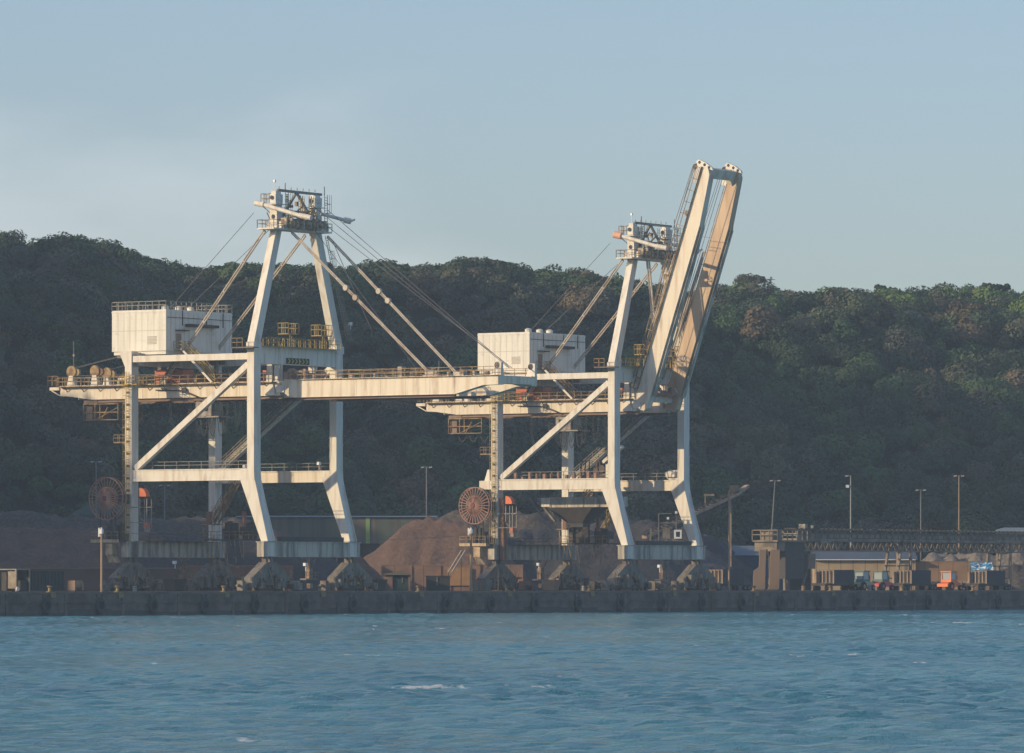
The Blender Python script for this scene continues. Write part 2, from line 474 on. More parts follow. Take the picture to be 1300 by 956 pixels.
def terrain(x, y):
    x = np.asarray(x, float); y = np.asarray(y, float)
    px = 650 + FOC * x / crest_y(x)
    zc = (HZ - np.interp(px, CX, CY)) / FOC * crest_y(x) + EYE - 4.5
    t = (y - foot_y(x)) / (crest_y(x) - foot_y(x))
    prof = np.where(t < 1, np.sin(np.clip(t, 0, 1) * math.pi / 2) ** .92, 1 - .9 * np.clip(t - 1, 0, 1))
    z = zc * prof
    w = np.clip(t, 0, 1) * (1 - np.clip(t, 0, 1)) * 4
    z = z + w * (14 * vnoise(x + 400, y, 45, 1) + 9 * vnoise(x + 900, y, 17, 2) + 12 * vnoise(x + .5 * y, y * .3, 30, 5))
    z = np.minimum(z, skyline(x, y) - 3.6)
    # unseen ridge added left of the view, heights shaped to shade hillside and quay
    sx = np.clip((-138 - x - .10 * (y - 1200)) / 130, 0, 1)
    shade_spur = np.interp(y, SHADE_SPUR_Y, SHADE_SPUR_Z) * sx * sx * (3 - 2 * sx)
    z = np.maximum(z, shade_spur - .5)
    return z
def skyline(x, y):      # height that just touches the ridge outline seen over this point
    px = 650 + FOC * np.asarray(x) / np.asarray(y)
    return (HZ - np.interp(px, CX, CY)) / FOC * np.asarray(y) + EYE
SHADE_SPUR_Y = [740, 790, 830, 900, 960, 1010, 1060, 1150, 1220, 1400]
SHADE_SPUR_Z = [0, 60, 80, 64, 68, 112, 158, 124, 80, 60]  # ridge heights picked for the shadow they cast
xs = np.arange(-620, 420, 5.0); ys = np.concatenate([np.arange(760, 1480, 6.0), [1600, 1800, 2300]])
X, Y = np.meshgrid(xs, ys)
Z = terrain(X, Y) - .6
V = np.stack([X, Y, Z], -1).reshape(-1, 3); idx = np.arange(X.size).reshape(X.shape)
F = np.stack([idx[:-1, :-1], idx[:-1, 1:], idx[1:, 1:], idx[1:, :-1]], -1).reshape(-1, 4)
F = F[(Z.ravel()[F] > -.5).any(1)]
_us = np.unique(F); _rm = np.full(len(V), -1); _rm[_us] = np.arange(len(_us)); V = V[_us]; F = _rm[F]
HILLM = mat('scrubby hillside soil', (.030, .030, .020), .95, second=(.055, .045, .03), amount=.7, scale=(.08, .08, .08))
fast_mesh('hills', V, F, HILLM, smooth=True, kind='structure')

LEAF = bpy.data.materials.new('bush foliage'); LEAF.use_nodes = True
_t = LEAF.node_tree; _a = _t.nodes.new('ShaderNodeAttribute'); _a.attribute_name = 'tint'
_b = _t.nodes['Principled BSDF']; _b.inputs['Roughness'].default_value = .75
_b.inputs['Specular IOR Level'].default_value = .25
_t.links.new(_a.outputs['Color'], _b.inputs['Base Color'])
TINTS = np.array([(.042, .066, .034), (.030, .052, .032), (.066, .082, .044), (.088, .092, .056), (.070, .074, .054), (.050, .090, .036), (.108, .084, .052), (.105, .165, .042)]) if True else np.array([(.045, .058, .026), (.036, .050, .026), (.065, .066, .035), (.080, .067, .048), (.062, .052, .040), (.048, .066, .030), (.085, .062, .042), (.07, .095, .035)])
def crown_leaves(cx, cy, cz, rad, tint, nleaf, size=.5, flat=.8, r=rng):
    n = nleaf
    d = r.normal(size=(n, 3)); d[:, 2] = np.abs(d[:, 2]) * 1.0 - .25 * r.random(n)
    d /= np.linalg.norm(d, axis=1)[:, None]
    # lumps: leaves cluster round a few sub-domes
    k = 7
    L = r.normal(size=(k, 3)); L[:, 2] = np.abs(L[:, 2]); L /= np.linalg.norm(L, axis=1)[:, None]
    dot = (d @ L.T).max(1)
    rr = rad * (.62 + .38 * dot ** 6 + .10 * r.random(n)) * np.where(r.random(n) < .3, .75, 1.0)
    P = d * rr[:, None]; P[:, 2] *= flat
    nrm = d + .36 * r.normal(size=(n, 3)); nrm /= np.linalg.norm(nrm, axis=1)[:, None]
    a = np.cross(nrm, r.normal(size=(n, 3))); a /= np.linalg.norm(a, axis=1)[:, None] + 1e-9
    b = np.cross(nrm, a)
    s = size * (.6 + .8 * r.random(n))[:, None]
    C = P + np.array([cx, cy, cz])
    Q = np.stack([C - a * s, C - b * s * .7, C + a * s, C + b * s * .7], 1)
    tc_ = tint * (.75 + .5 * r.random((n, 1)))
    return Q.reshape(-1, 3), np.concatenate([tc_, np.ones((n, 1))], 1)
def leaf_object(name, Q, Cc, parent=None):
    F = np.arange(len(Q)).reshape(-1, 4)
    o = fast_mesh(name, Q, F, LEAF, colors=Cc)
    if parent is not None: o.parent = parent
    return o

def build_wood():
    Qs, Cs = [], []
    sp = 3.95
    n = 0
    for yy in np.arange(0, 262, sp):
        for xx in np.arange(-175, 200, sp):
            x = xx + rng.uniform(-.5, .5) * sp * 1.1
            y = foot_y(x) + yy + rng.uniform(-.5, .5) * sp
            if abs(x) > .100 * y + 12: continue
            z = float(terrain(x, y))
            if z < .3 and yy < 6: continue
            big = rng.random() ** 2.2
            rad = 2.0 + 3.9 * big
            room = float(skyline(x, y)) + rng.uniform(-.5, .35) - z
            if room < 2.2: continue
            rad = min(rad, room / 1.32)
            patch = float(vnoise(np.array(x + 300), np.array(y), 26, 9)) + .5 * float(vnoise(np.array(x + 300), np.array(y), 9, 10))
            pk = patch + rng.normal() * .16
            right_green = max(0, min(1, (x - 20) / 60)) * max(0, min(1, (yy - 150) / 60))
            if pk > .22: ti = 3
            elif pk > .10: ti = 4 if rng.random() < .8 else 6
            elif pk > -.05: ti = 2 if rng.random() < .4 else 0
            elif pk > -.2: ti = 1 if rng.random() < .6 else 5
            else: ti = 5 if rng.random() < .5 else 0
            if rng.random() < .42 * right_green: ti = 7
            elif yy > 160 and rng.random() < .22: ti = 5
            if rng.random() < .03: ti = 6
            tint = TINTS[ti] * (.9 + .55 * rng.random())
            nl = int(44 * rad * rad) + 70
            Q_, C_ = crown_leaves(x, y, z + rad * .45, rad, tint, nl, size=.25 + .11 * rng.random(), flat=.75 + .35 * rng.random())
            Qs.append(Q_); Cs.append(C_); n += 1
    # rough cover on the added, unseen shading ridge to the left
    for i in range(1500):
        x = rng.uniform(-560, -150); y = rng.uniform(800, 1400)
        z = float(terrain(x, y))
        if z < 3: continue
        rad = rng.uniform(5, 9)
        Q_, C_ = crown_leaves(x, y, z + 1, rad, TINTS[rng.integers(0, 6)], 60, size=1.5)
        Qs.append(Q_); Cs.append(C_)
    o = leaf_object('hillside_wood', np.concatenate(Qs), np.concatenate(Cs))
    tag(o, 'dense dark bush and trees covering the whole bluff behind the terminal', 'woodland', kind='stuff')
build_wood()

BARK = mat('tree bark', (.09, .07, .05), .9)
def ridge_tree(px, py_top, name, label, h=5.0, rad=2.2, seed=1, tint=1, dy=0):
    r = np.random.default_rng(seed)
    Y = 1300
    for _ in range(6):
        x = (px - 650) / FOC * Y; Y = crest_y(x) - 3 + dy
    ztop = zat(py_top, Y)
    zb = float(terrain(x, Y)) - .6
    t = thing(name, label, 'tree', (x, Y, zb), 0, 'trees standing clear on the skyline')
    H = ztop - zb
    m = MB(); m.tube((0, 0, 0), (.2, 0, H * .7), .22, 7, .12)
    lim = []
    for k in range(6):
        a = k * 1.05 + r.random(); e = (math.cos(a) * rad * .6, math.sin(a) * rad * .6, H - rad * (.3 + .5 * r.random()))
        m.tube((.15, 0, H * (.45 + .2 * r.random())), e, .1, 5, .04); lim.append(e)
    m.build('trunk', BARK, t)
    Qs, Cs = [], []
    for e in lim + [(0, 0, H - rad * .5)]:
        Q_, C_ = crown_leaves(e[0], e[1], e[2] - .2, rad * .55, TINTS[tint], 420, size=.20, flat=.95, r=r)
        Qs.append(Q_); Cs.append(C_)
    leaf_object('crown', np.concatenate(Qs), np.concatenate(Cs), t)
ridge_tree(8, 293, 'ridge_tree', 'dark round tree at the far left end of the skyline', rad=4.2, seed=1, tint=1)
ridge_tree(410, 332, 'ridge_tree', 'small tree on the skyline right of the left crane masthead', rad=1.8, seed=2, tint=0)
ridge_tree(952, 349, 'ridge_tree', 'spreading tree on the skyline beside the two masts', rad=3.2, seed=3, tint=4)
ridge_tree(1119, 361, 'ridge_tree', 'tiny dark tree in the dip of the right skyline', rad=1.4, seed=4, tint=1)
ridge_tree(1255, 360, 'ridge_tree', 'small dark tree near the right end of the skyline', rad=1.9, seed=5, tint=1)
ridge_tree(1273, 361, 'ridge_tree', 'round dark tree rightmost on the skyline', rad=1.7, seed=6, tint=1)
for px, pt, lb in ((937, 352, 'thin pale mast on the ridge, the left one beside the spreading tree'), (979, 352, 'thin pale mast with a crossbar on the ridge, right of the spreading tree')):
    Y = 1340; x = (px - 650) / FOC * Y
    zt = zat(pt, Y); zb = float(terrain(x, Y)) - 1
    t = thing('antenna_mast', lb, 'mast', (x, Y, zb), 0, 'masts on the ridge')
    m = MB(); m.tube((0, 0, 0), (0, 0, zt - zb), .12, 6, .07); m.build('pole', RAILG, t)
    m = MB(); m.bar((-.9, 0, zt - zb - .5), (.9, 0, zt - zb - .5), .16); m.box(-.25, .25, -.2, .2, zt - zb - .3, zt - zb + .1); m.build('crossbar', RAILG, t)

# ------------------------------------------------------------------ haze
def build_haze():
    m = MB(); m.box(-900, 700, -40, 2400, -8, 260)
    o = m.build('haze', None)
    hm = bpy.data.materials.new('thin sea haze'); hm.use_nodes = True
    t = hm.node_tree; t.nodes.clear()
    out = t.nodes.new('ShaderNodeOutputMaterial'); pv = t.nodes.new('ShaderNodeVolumePrincipled')
    pv.inputs['Density'].default_value = HAZE; pv.inputs['Color'].default_value = HAZE_COL; pv.inputs['Anisotropy'].default_value = .2
    t.links.new(pv.outputs['Volume'], out.inputs['Volume'])
    o.data.materials.clear(); o.data.materials.append(hm)
    tag(o, 'thin bluish haze over the harbour and bluff', 'haze', kind='stuff')
build_haze()

# ------------------------------------------------------------------ ship loading cranes
G, L = 21.74, 19.95
PLURALS = {'bogie_fitting': 'bogie_fitting', 'buffer': 'buffer', 'cab_cables': 'cab_cable', 'maintenance_jib': 'maintenance_jib', 'wheels': 'wheel', 'roof_vents': 'roof_vent', 'red_lockers': 'locker', 'beam_fittings': 'winch_part', 'mast_sheaves': 'mast_sheave', 'tip_sheave': 'tip_sheave', 'tip_bracket': 'tip_bracket', 'tip_plate': 'tip_plate', 'tip_opening': 'tip_opening', 'hinge_frame': 'hinge_plate', 'chevrons': 'chevron', 'opening': 'opening', 'red_cabinet': 'cabinet', 'conduit': 'conduit', 'chute_strut': 'chute_strut', 'trolley_rail': 'trolley_rail', 'cross_tie': 'cross_tie', 'sheave': 'sheave', 'boom_fittings': 'boom_fitting', 'awning': 'awning'}
def pieces(name, m, mt, parent):
    par = list(range(len(m.v)))
    def find(i):
        while par[i] != i: par[i] = par[par[i]]; i = par[i]
        return i
    for f in m.f:
        a = find(f[0])
        for i in f[1:]: par[find(i)] = a
    groups = {}
    for f in m.f: groups.setdefault(find(f[0]), []).append(f)
    for fs in groups.values():
        ids = sorted({i for f in fs for i in f}); mp_ = {i: k for k, i in enumerate(ids)}
        q_ = MB(); q_.add([m.v[i] for i in ids], [tuple(mp_[i] for i in f) for f in fs]); q_.build(name, mt, parent)
def part(name, m, mt, parent, label=None):
    if name in PLURALS: return pieces(PLURALS[name], m, mt, parent)
    o = m.build(name, mt, parent)
    if label: o['label'] = label
    return o
def twin(m, a, b, r=.13, gap=.42):
    a = Vector(a); b = Vector(b); u = (b - a).normalized().cross(Vector((0, 1, 0))).normalized() * gap / 2
    m.tube(a + u, b + u, r, 6); m.tube(a - u, b - u, r, 6)
    n = max(2, int((b - a).length / 5))
    for i in range(n + 1):
        c = a.lerp(b, i / n); m.bar(c - u, c + u, .18)

def make_crane(boom_up, label, loc, seed):
    rs = random.Random(seed)
    t = thing('gantry_crane', label, 'crane', loc, RZ, 'bulk loading cranes on the quay')
    # --- legs
    for near in (True, False):
        v0 = 0 if near else L
        m = MB(); m.box(-G - 1.2, -G, v0, v0 + 1.6, 5.0, 34.0)
        m.prism([(-G - 1.2, 32.2), (-G, 32.2), (-G, 34.45), (-G - 2.3, 34.45)], 'y', v0 + .003, v0 + 1.597)
        for z in (9.5, 14, 21, 25.5, 30): m.box(-G - 1.24, -G + .04, v0 - .04, v0 + 1.64, z, z + .12)
        leg = part('leg', m, WHITE, t)
        if near:
            k = MB(); k.ladder((-G - .45, v0 - .35, 5.2), (-G - .45, v0 - .35, 31.5), (1, 0, 0), .55, cage=True)
            for z in range(8, 31, 2): k.bar((-G - .75, v0, z), (-G - .75, v0 - .35, z), .06); k.bar((-G - .15, v0, z), (-G - .15, v0 - .35, z), .06)
            part('ladder', k, YEL, leg)
            k = MB(); k.box(-G - 1.05, -G - .2, v0 - .22, v0 - .02, 8, 29)      # cable tray with clamps
            for i in range(14): k.box(-G - 1.1, -G - .15, v0 - .3, v0 - .22, 8.6 + i * 1.5, 8.8 + i * 1.5)
            k2 = MB(); 
            for i in range(12): k2.box(-G - .95, -G - .3, v0 - .05, v0 - .004, 9.1 + i * 1.75, 9.4 + i * 1.75)
            part('cable_clamp', k2, DARK, leg)
            k = MB(); k.box(-G - 3.4, -G - 1.2, v0 + .2, v0 + 1.2, 21.3, 21.5); k.rail([(-G - 1.25, v0 + .2, 21.5), (-G - 3.4, v0 + .2, 21.5), (-G - 3.4, v0 + 1.2, 21.5)], 1.0, 1.0)
            part('landing', k, RAILM, leg)
        # waterside leg: upright shaft, upper half leaning inwards, lower half kicked towards the water
        m = MB(); m.box(-1.2, 0, v0, v0 + 1.6, 15.9, 35.2)
        lean = 5.31 if near else -5.22
        tw = 1.35 if near else 1.6
        a = [(-1.2, v0, 35.2), (0, v0, 35.2), (0, v0 + 1.6, 35.2), (-1.2, v0 + 1.6, 35.2)]
        b = [(-1.05, v0 + lean, 51.3), (0, v0 + lean, 51.3), (0, v0 + lean + tw, 51.3), (-1.05, v0 + lean + tw, 51.3)]
        m.hexa(a, b)
        m.box(-1.3, .12, v0 - .08, v0 + 1.75, 34.2, 35.3)
        for z in (21, 27, 31.8): m.box(-1.24, .04, v0 - .04, v0 + 1.64, z, z + .1)
        m.prism([(-2.5, 15.84), (.1, 15.84), (.0, 17.4), (-1.2, 17.4), (-2.45, 17.38)], 'y', v0 - .02, v0 + 1.62)
        m.prism([(-2.45, 15.9), (.12, 15.9), (2.43, 7.1), (1.26, 7.1)], 'y', v0 + .02, v0 + 1.6)
        m.prism([(1.2, 7.15), (2.45, 7.15), (2.45, 5.0), (1.2, 5.0)], 'y', v0 - .03, v0 + 1.63)
        m.bar((.02, v0 + 1.45, 15.5), (2.5, v0 + 1.45, 7.2), .12, .3)
        leg = part('leg', m, WHITE, t)
        if not near:      # ladder and lamp on the far water side leg
            k = MB()
            k.ladder((.5, v0 + lean + 2.0, 51), (.5, v0 + 2.1, 36), (0, 1, 0), .5, cage=True, out=(1, 0, 0))
            part('ladder', k, RAILG, leg)
            k = MB(); k.box(-.2, .9, v0 + 1.3, v0 + 2.9, 37.5, 37.6); k.box(.1, .6, v0 + 1.8, v0 + 2.4, 37.6, 38.8); k.rail([(-.2, v0 + 2.9, 37.6), (.9, v0 + 2.9, 37.6), (.9, v0 + 1.3, 37.6)], 1.2, .8)
            part('lamp_platform', k, RAILG, leg)
    # --- sills
    for u0, zt in ((-G - .6, 7.15), (1.8, 7.0)):
        m = MB()
        m.box(u0 - .6, u0 + .6, -.9, L + 2.5, 4.95, zt)
        for k in range(7): m.box(u0 - .66, u0 + .66, 1.6 + k * 2.75, 1.72 + k * 2.75, 4.9, zt + .05)
        m.box(u0 - .75, u0 + .75, -1.0, L + 2.6, zt, zt + .12)
        sb = part('sill_beam', m, SILL, t)
        k = MB(); k.box(u0 + .8, u0 + 1.5, 3, L - 1.5, zt + .05, zt + .12); k.rail([(u0 + 1.5, 3, zt + .1), (u0 + 1.5, L - 1.5, zt + .1)], 1.0, 2.2)
        if u0 > 0: k = MB(); k.box(u0 - .6, u0 + .6, 3, L - 1.5, zt + .15, zt + .8)
        part('sill_walkway', k, DARK, sb)
    # --- bogies
    for u0 in (-G - .6, 1.8):
        for vc in (.8, L + .8):
            m = MB()
            m.box(u0 - .35, u0 + .35, vc - .9, vc - .35, 3.9, 4.95); m.box(u0 - .35, u0 + .35, vc + .35, vc + .9, 3.9, 4.95)
            m.prism([(vc - 1.1, 4.2), (vc + 1.1, 4.2), (vc + 4.6, 2.0), (vc + 4.6, 1.3), (vc + 2.2, 1.3), (vc + .6, 2.3), (vc - .6, 2.3), (vc - 2.2, 1.3), (vc - 4.6, 1.3), (vc - 4.6, 2.0)], 'x', u0 - .7, u0 + .7)
            m.box(u0 - .45, u0 + .45, vc - 1.2, vc + 1.2, 1.0, 2.28); m.tube((u0 - .8, vc, 3.3), (u0 + .85, vc, 3.3), .34, 12)
            for k in range(2): vv = vc + rs.uniform(-5, 4.6); m.box(u0 + .7, u0 + 1.2 + rs.random() * .5, vv, vv + rs.uniform(.3, .9), rs.uniform(.3, 1.2), rs.uniform(1.4, 2.6))
            bg_ = part('bogie', m, GRIME, t)
            m = MB()
            for k in range(4):
                vv = vc + rs.uniform(-5.2, 4.8); zz = rs.uniform(.4, 2.2); m.box(u0 + .75, u0 + 1.3 + rs.random() * .3, vv, vv + rs.uniform(.2, .7), zz, zz + rs.uniform(.2, .8))
            for k in range(4): vv = vc + rs.uniform(-4.5, 4.5); m.tube((u0 + .9, vv, .5), (u0 + .9, vv + rs.uniform(-1.2, 1.2), 3.0), .07, 5)
            part('bogie_fitting', m, mat('rusty tan fittings', (.38, .27, .17), .8, second=(.06, .05, .045), amount=.95, scale=(1.6, 1.6, 1.6)), bg_)
            m = MB()
            for s in (-1, 1): m.box(u0 + .71, u0 + .78, vc + s * 2.4 - .5, vc + s * 2.4 + .5, 1.35, 1.95)
            m.box(u0 - .5, u0 + .5, vc - 3.0, vc + 3.0, .2, .95); part('brake_box', m, DARK, bg_)
            for s in (-1, 1):
                c = vc + s * 3.6
                m = MB(); m.prism([(c - .8, 1.5), (c + .8, 1.5), (c + 2.5, .85), (c + 2.5, .45), (c + 1.1, .5), (c, 1.0), (c - 1.1, .5), (c - 2.5, .45), (c - 2.5, .85)], 'x', u0 - .55, u0 + .55)
                m.box(u0 + .56, u0 + 1.15, c - 1.6, c - .6, .6, 1.5); m.box(u0 + .56, u0 + 1.05, c + .8, c + 1.6, .6, 1.35)
                m.tube((u0 + .6, c - 1.1, 1.4), (u0 + .6, c - 1.1, 2.1), .3, 8)
                tr = part('wheel_truck', m, GRIME, bg_)
                for w in (-1.85, -.65, .65, 1.85):
                    pass
                m = MB()
                for w in (-1.85, -.65, .65, 1.85): m.wheel((u0, c + w, .46), .36, .3)
                part('wheels', m, RAILWAY, bg_)
            m = MB(); m.box(u0 - .3, u0 + .3, vc + s * 6.0, vc + s * 6.6, .3, 1.2); m.tube((u0, vc - 6.6, .9), (u0, vc - 7.3, .9), .2, 8)
            m.box(u0 - .5, u0 + .5, vc - 6.6, vc - 5.9, .2, 1.6)
            part('buffer', m, GRIME, bg_)
    # --- portal beams with walkway rails
    for near in (True, False):
        v0 = .12 if near else L + .12
        m = MB(); m.box(-G + .003, -1.2, v0, v0 + 1.3, 15.84, 17.3); m.box(-G + .003, -1.2, v0 - .12, v0 + 1.42, 17.3, 17.45)
        m.box(-G + .003, -1.2, v0 - .06, v0 + 1.36, 15.78, 15.84)
        pb = part('portal_beam', m, WHITE if near else GIRDER, t)
        k = MB(); k.rail([(-G + .5, v0 + 1.3, 17.45), (-1.6, v0 + 1.3, 17.45)], 1.1, 2.1)
        part('beam_railing', k, RAILG, pb)
        m = MB(); m.box(-G + .01, -1.2, v0 + .05, v0 + 1.2, 32.85, 33.75)
        part('upper_beam', m, WHITE, t)
        m = MB()
        m.bar((-G + .3, v0 + .55, 17.6), (-1.3, v0 + .55, 32.2), .8, .85, up=(0, 0, 1))
        part('diagonal_brace', m, WHITE, t)
    # stairway on the far brace
    m = MB(); m.stairs((-G + 1.6, L - .6, 18.2), (-5.2, L - .6, 29.2), (0, 1, 0), .9)
    part('stairway', m, RAILG, t)
    # --- head beam between the waterside legs and rear head beam
    m = MB(); m.box(-1.1, -.15, 1.6, L, 32.3, 34.6); m.box(-1.2, -.05, 1.6, L, 34.6, 34.72)
    for v in (6, 11, 15.5): m.box(-.15, -.08, v, v + .12, 32.3, 34.6)
    hb = part('head_beam', m, WHITE, t)
    m = MB(); cv = MB()
    for k in range(6):
        vv = 8.2 + k * .85
        cv.prism([(vv, 32.5), (vv + .4, 32.85), (vv, 33.2), (vv + .35, 33.2), (vv + .75, 32.85), (vv + .35, 32.5)], 'x', -.10, -.06)
    m.box(-.147, -.11, 7.9, 13.5, 32.42, 33.28)
    part('warning_board', m, mat('black board', (.02, .02, .02), .7), hb)
    part('chevrons', cv, CHEVY, hb)
    k = MB(); k.box(-1.6, .9, 1.8, L - .2, 34.72, 34.8)
    k.rail([(.9, 1.8, 34.8), (.9, L - .2, 34.8)], 1.2, 1.3); k.rail([(-1.6, 1.8, 34.8), (-1.6, L - .2, 34.8)], 1.2, 1.3)
    for v in (2.2, 3.2, 4.2, 5.2): k.bar((.9, v, 34.8), (.9, v + .8, 36.0), .09)
    for v in (7.0, 15.0): 
        k.box(-.9, .9, v, v + 2.6, 36.6, 36.7); k.rail([(-.9, v, 36.7), (.9, v, 36.7), (.9, v + 2.6, 36.7), (-.9, v + 2.6, 36.7)], 1.5, .8, closed=True)
        k.ladder((.9, v + .6, 34.8), (.9, v + .6, 36.7), (0, 1, 0), .5)
    part('head_walkway', k, YEL, hb)
    for v, w in ((.0 - 1.4, 1.5),):
        k = MB(); k.box(-2.8, 1.0, v - .1, v + 1.2, 34.4, 34.55); k.rail([(-2.8, v + 1.2, 34.5), (-2.8, v - .1, 34.5), (-.9, v - .1, 34.5)], 1.3, .9)
        part('leg_platform', k, RAILM, hb)
    m = MB(); m.box(-G - .95, -G - .1, 1.6, L, 32.4, 34.3)
    part('rear_head_beam', m, WHITE, t)
    # --- fixed rear girders
    VN, VF = 5.95, 14.3       # near faces of the two girders
    for v0 in (VN, VF):
        m = MB()
        m.prism([(-39.4, 29.8), (-39.4, 28.45), (-37.5, 28.35), (-33.6, 27.85), (.2, 27.85), (.2, 29.85)], 'y', v0, v0 + 1.35)
        m.box(-39.4, .2, v0 - .08, v0 + 1.43, 29.85, 29.93)
        for k in range(13): m.box(-36 + k * 2.9, -35.92 + k * 2.9, v0 - .03, v0 + 1.38, 27.88, 29.84)
        gd = part('rear_girder', m, GIRDER, t)
        m = MB(); m.box(-34, .3, v0 + .45, v0 + .9, 27.5, 27.84); m.box(-34, .3, v0 + .2, v0 + 1.1, 27.4, 27.5)
        part('trolley_rail', m, PLATE, gd)
    m = MB()
    for u in (-38.9, -30, -15.5, -7): m.box(u, u + .9, VN + 1.35, VF, 28.4, 29.6)
    part('cross_tie', m, GIRDER, t)
    m = MB(); m.box(-41.2, -39.45, VN - .2, VF + 1.4, 29.3, 29.75); m.bar((-41, VN, 29.3), (-39.4, VN, 28.5), .15); m.bar((-41, VF, 29.3), (-39.4, VF, 28.5), .15)
    tp = part('tail_platform', m, GIRDER, t)
    k = MB(); k.rail([(-39.4, VN - .6, 29.95), (-41.2, VN - .6, 29.95), (-41.2, VF + 1.4, 29.95), (-39.4, VF + 1.4, 29.95)], 1.4, .9)
    part('tail_railing', k, RAILM, tp)
    m = MB(); m.box(-39.3, -.4, VN - .9, VN - .02, 29.7, 29.8)
    for u in range(-38, 0, 3): m.bar((u, VN - .85, 29.7), (u, VN, 29.0), .1)
    wk = part('girder_walkway', m, RAILM, t)
    k = MB(); k.rail([(-39.3, VN - .9, 29.8), (-.5, VN - .9, 29.8)], 1.25, 1.5, r=.045); k.rail([(-39.3, VF + 2.2, 29.8), (-.5, VF + 2.2, 29.8)], 1.25, 1.5)
    k.rail([(-39.3, VN + 1.6, 29.9), (-.5, VN + 1.6, 29.9)], 1.1, 2.3)
    part('walkway_railing', k, RAILM, wk)
    # sheaves on the tail
    for u in (-37.7, -33.4):
        for v0 in (VN + .3, VF + .3):
            m = MB(); m.prism([(u - .7, 29.9), (u + .7, 29.9), (u + .35, 31.4), (u - .35, 31.4)], 'y', v0, v0 + .7)
            sh = part('sheave_bracket', m, WHITE, t)
            m = MB(); m.wheel((u, v0 + .35, 32.0), .85, .5, 'y', 16); m.wheel((u + .9, v0 + .5, 31.9), .5, .4, 'y', 12); part('sheave', m, RAILM, sh)
    m = MB(); m.tube((-37.3, VN + .5, 32.5), (-37.3, VN + .5, 36.4), .06, 5); m.box(-37.4, -37.1, VN + .4, VN + .6, 34.2, 34.5)
    part('antenna', m, RAILG, t)
    # ropes from tail sheaves to the machine house
    m = MB()
    for v in (VN + .6, VN + 1.2, VF + .6): m.tube((-37, v, 32.6), (-24, v + 1, 35.2), .035, 4)
    for v in (VN + .5, VN + .9): m.tube((-37, v, 31.4), (-2, v, 31.2), .04, 4)
    for v in (VN + .5, VN + .9, VF + .5): m.tube((-37, v, 31.0), (-2, v, 30.9), .04, 4)
    part('hoist_ropes', m, ROPE, t)
    # maintenance cage under the tail
    m = MB()
    u0, u1, v0, v1, z0, z1 = -35.3, -29.0, VN + .3, VN + 6, 24.9, 27.2
    for a in ((u0, v0), (u1, v0), (u0, v1), (u1, v1), (u0 + 2.1, v0), (u0 + 3.0, v0), (u0 + 5, v1)): m.bar((a[0], a[1], z0), (a[0], a[1], z1), .12)
    for z in (z0, z0 + 1.1, z1):
        for a, b in (((u0, v0), (u1, v0)), ((u1, v0), (u1, v1)), ((u1, v1), (u0, v1)), ((u0, v1), (u0, v0))): m.bar((*a, z), (*b, z), .12)
    m.bar((u0 + 2.1, v0, z0), (u1, v0, z0 + 1.8), .08); m.bar((u0 + 3.2, v0, z0), (u0 + 4.4, v0, z0 + 1.8), .08)
    cg = part('trolley_cage', m, RAILM, t)
    m = MB(); m.box(u0, u0 + 2.4, v0, v1, z1 + .02, z1 + .55); m.box(u0 + .1, u0 + 1.3, v0 + .4, v1 - 1, z0 + .1, z1 - .3); m.box(u0, u1, v0, v1, z0 - .06, z0)
    part('trolley_body', m, PLATE, cg)
    m = MB()
    for k in range(3):
        c0 = u0 + 1 + k * 2.1; pts = [(c0 + 1.9 * j / 8, v0 + 1, z0 - 1.3 * math.sin(math.pi * j / 8)) for j in range(9)]
        for a, b in zip(pts, pts[1:]): m.bar(a, b, .06)
    part('hanging_hoses', m, ROPE, cg)
    # festoon cables under the girder between the legs
    m = MB()
    for k in range(7):
        c0 = -20.2 + 2.3 * k; dz_ = rs.uniform(3.2, 4.6)
        for w in (0, .25):
            pts = [(c0 + w + 2.3 * j / 8 * .5, VN + 1, 27.2 - dz_ * math.sin(math.pi * j / 8) ** .6) for j in range(9)]
            for a, b in zip(pts, pts[1:]): m.bar(a, b, .06)
    part('festoon_cables', m, mat('dark cable', (.04, .045, .05), .8), t)
    # --- operator cab trolley hanging below the near girder
    m = MB(); m.box(-15.2, -12.4, VN + .6, VN + 3.4, 25.2, 27.2); m.box(-16.2, -10.8, VN + .2, VN + 3.8, 24.95, 25.15)
    oc = part('operator_cab', m, mat('dusty grey cab', (.34, .31, .27), .7, second=(.14, .11, .09), amount=.8), t)
    m = MB(); m.box(-12.38, -12.3, VN + .9, VN + 3.1, 25.9, 26.9); m.box(-14.6, -13.0, VN + .52, VN + .59, 25.9, 26.8); part('cab_window', m, GLASS, oc)
    m = MB(); m.rail([(-16.2, VN + .2, 25.15), (-15.3, VN + .2, 25.15)], 1.0, .5); m.bar((-11.6, VN + 1.5, 25.0), (-10.9, VN + 3, 23.9), .3); m.tube((-11.4, VN + 2, 24.95), (-11.4, VN + 2, 24.2), .5, 8)
    for k in range(3):
        c0 = -14.6 + k * 1.5
        for j in range(8): m.bar((c0 + .15 * j, VN + 1, 24.95 - 2.6 * math.sin(math.pi * j / 8) ** .5), (c0 + .15 * (j + 1), VN + 1, 24.95 - 2.6 * max(0, math.sin(math.pi * (j + 1) / 8)) ** .5), .09)
    part('cab_cables', m, DARK, oc)
    # --- machine house
    hu0, hu1, hv0, hv1, hz0, hz1 = -26.9, -17.15, 2.1, 17.9, 34.5, 40.4
    m = MB(); m.box(hu0, hu1, hv0, hv1, hz0, hz1); m.box(hu0 - .05, hu1 + .05, hv0 - .05, hv1 + .05, hz1 - .35, hz1 - .2)
    m.box(hu0 + .2, hu1 - .2, hv0 + .2, hv1 - .2, hz0 - .5, hz0)
    hs = part('machine_house', m, HOUSE, t)
    m = MB()
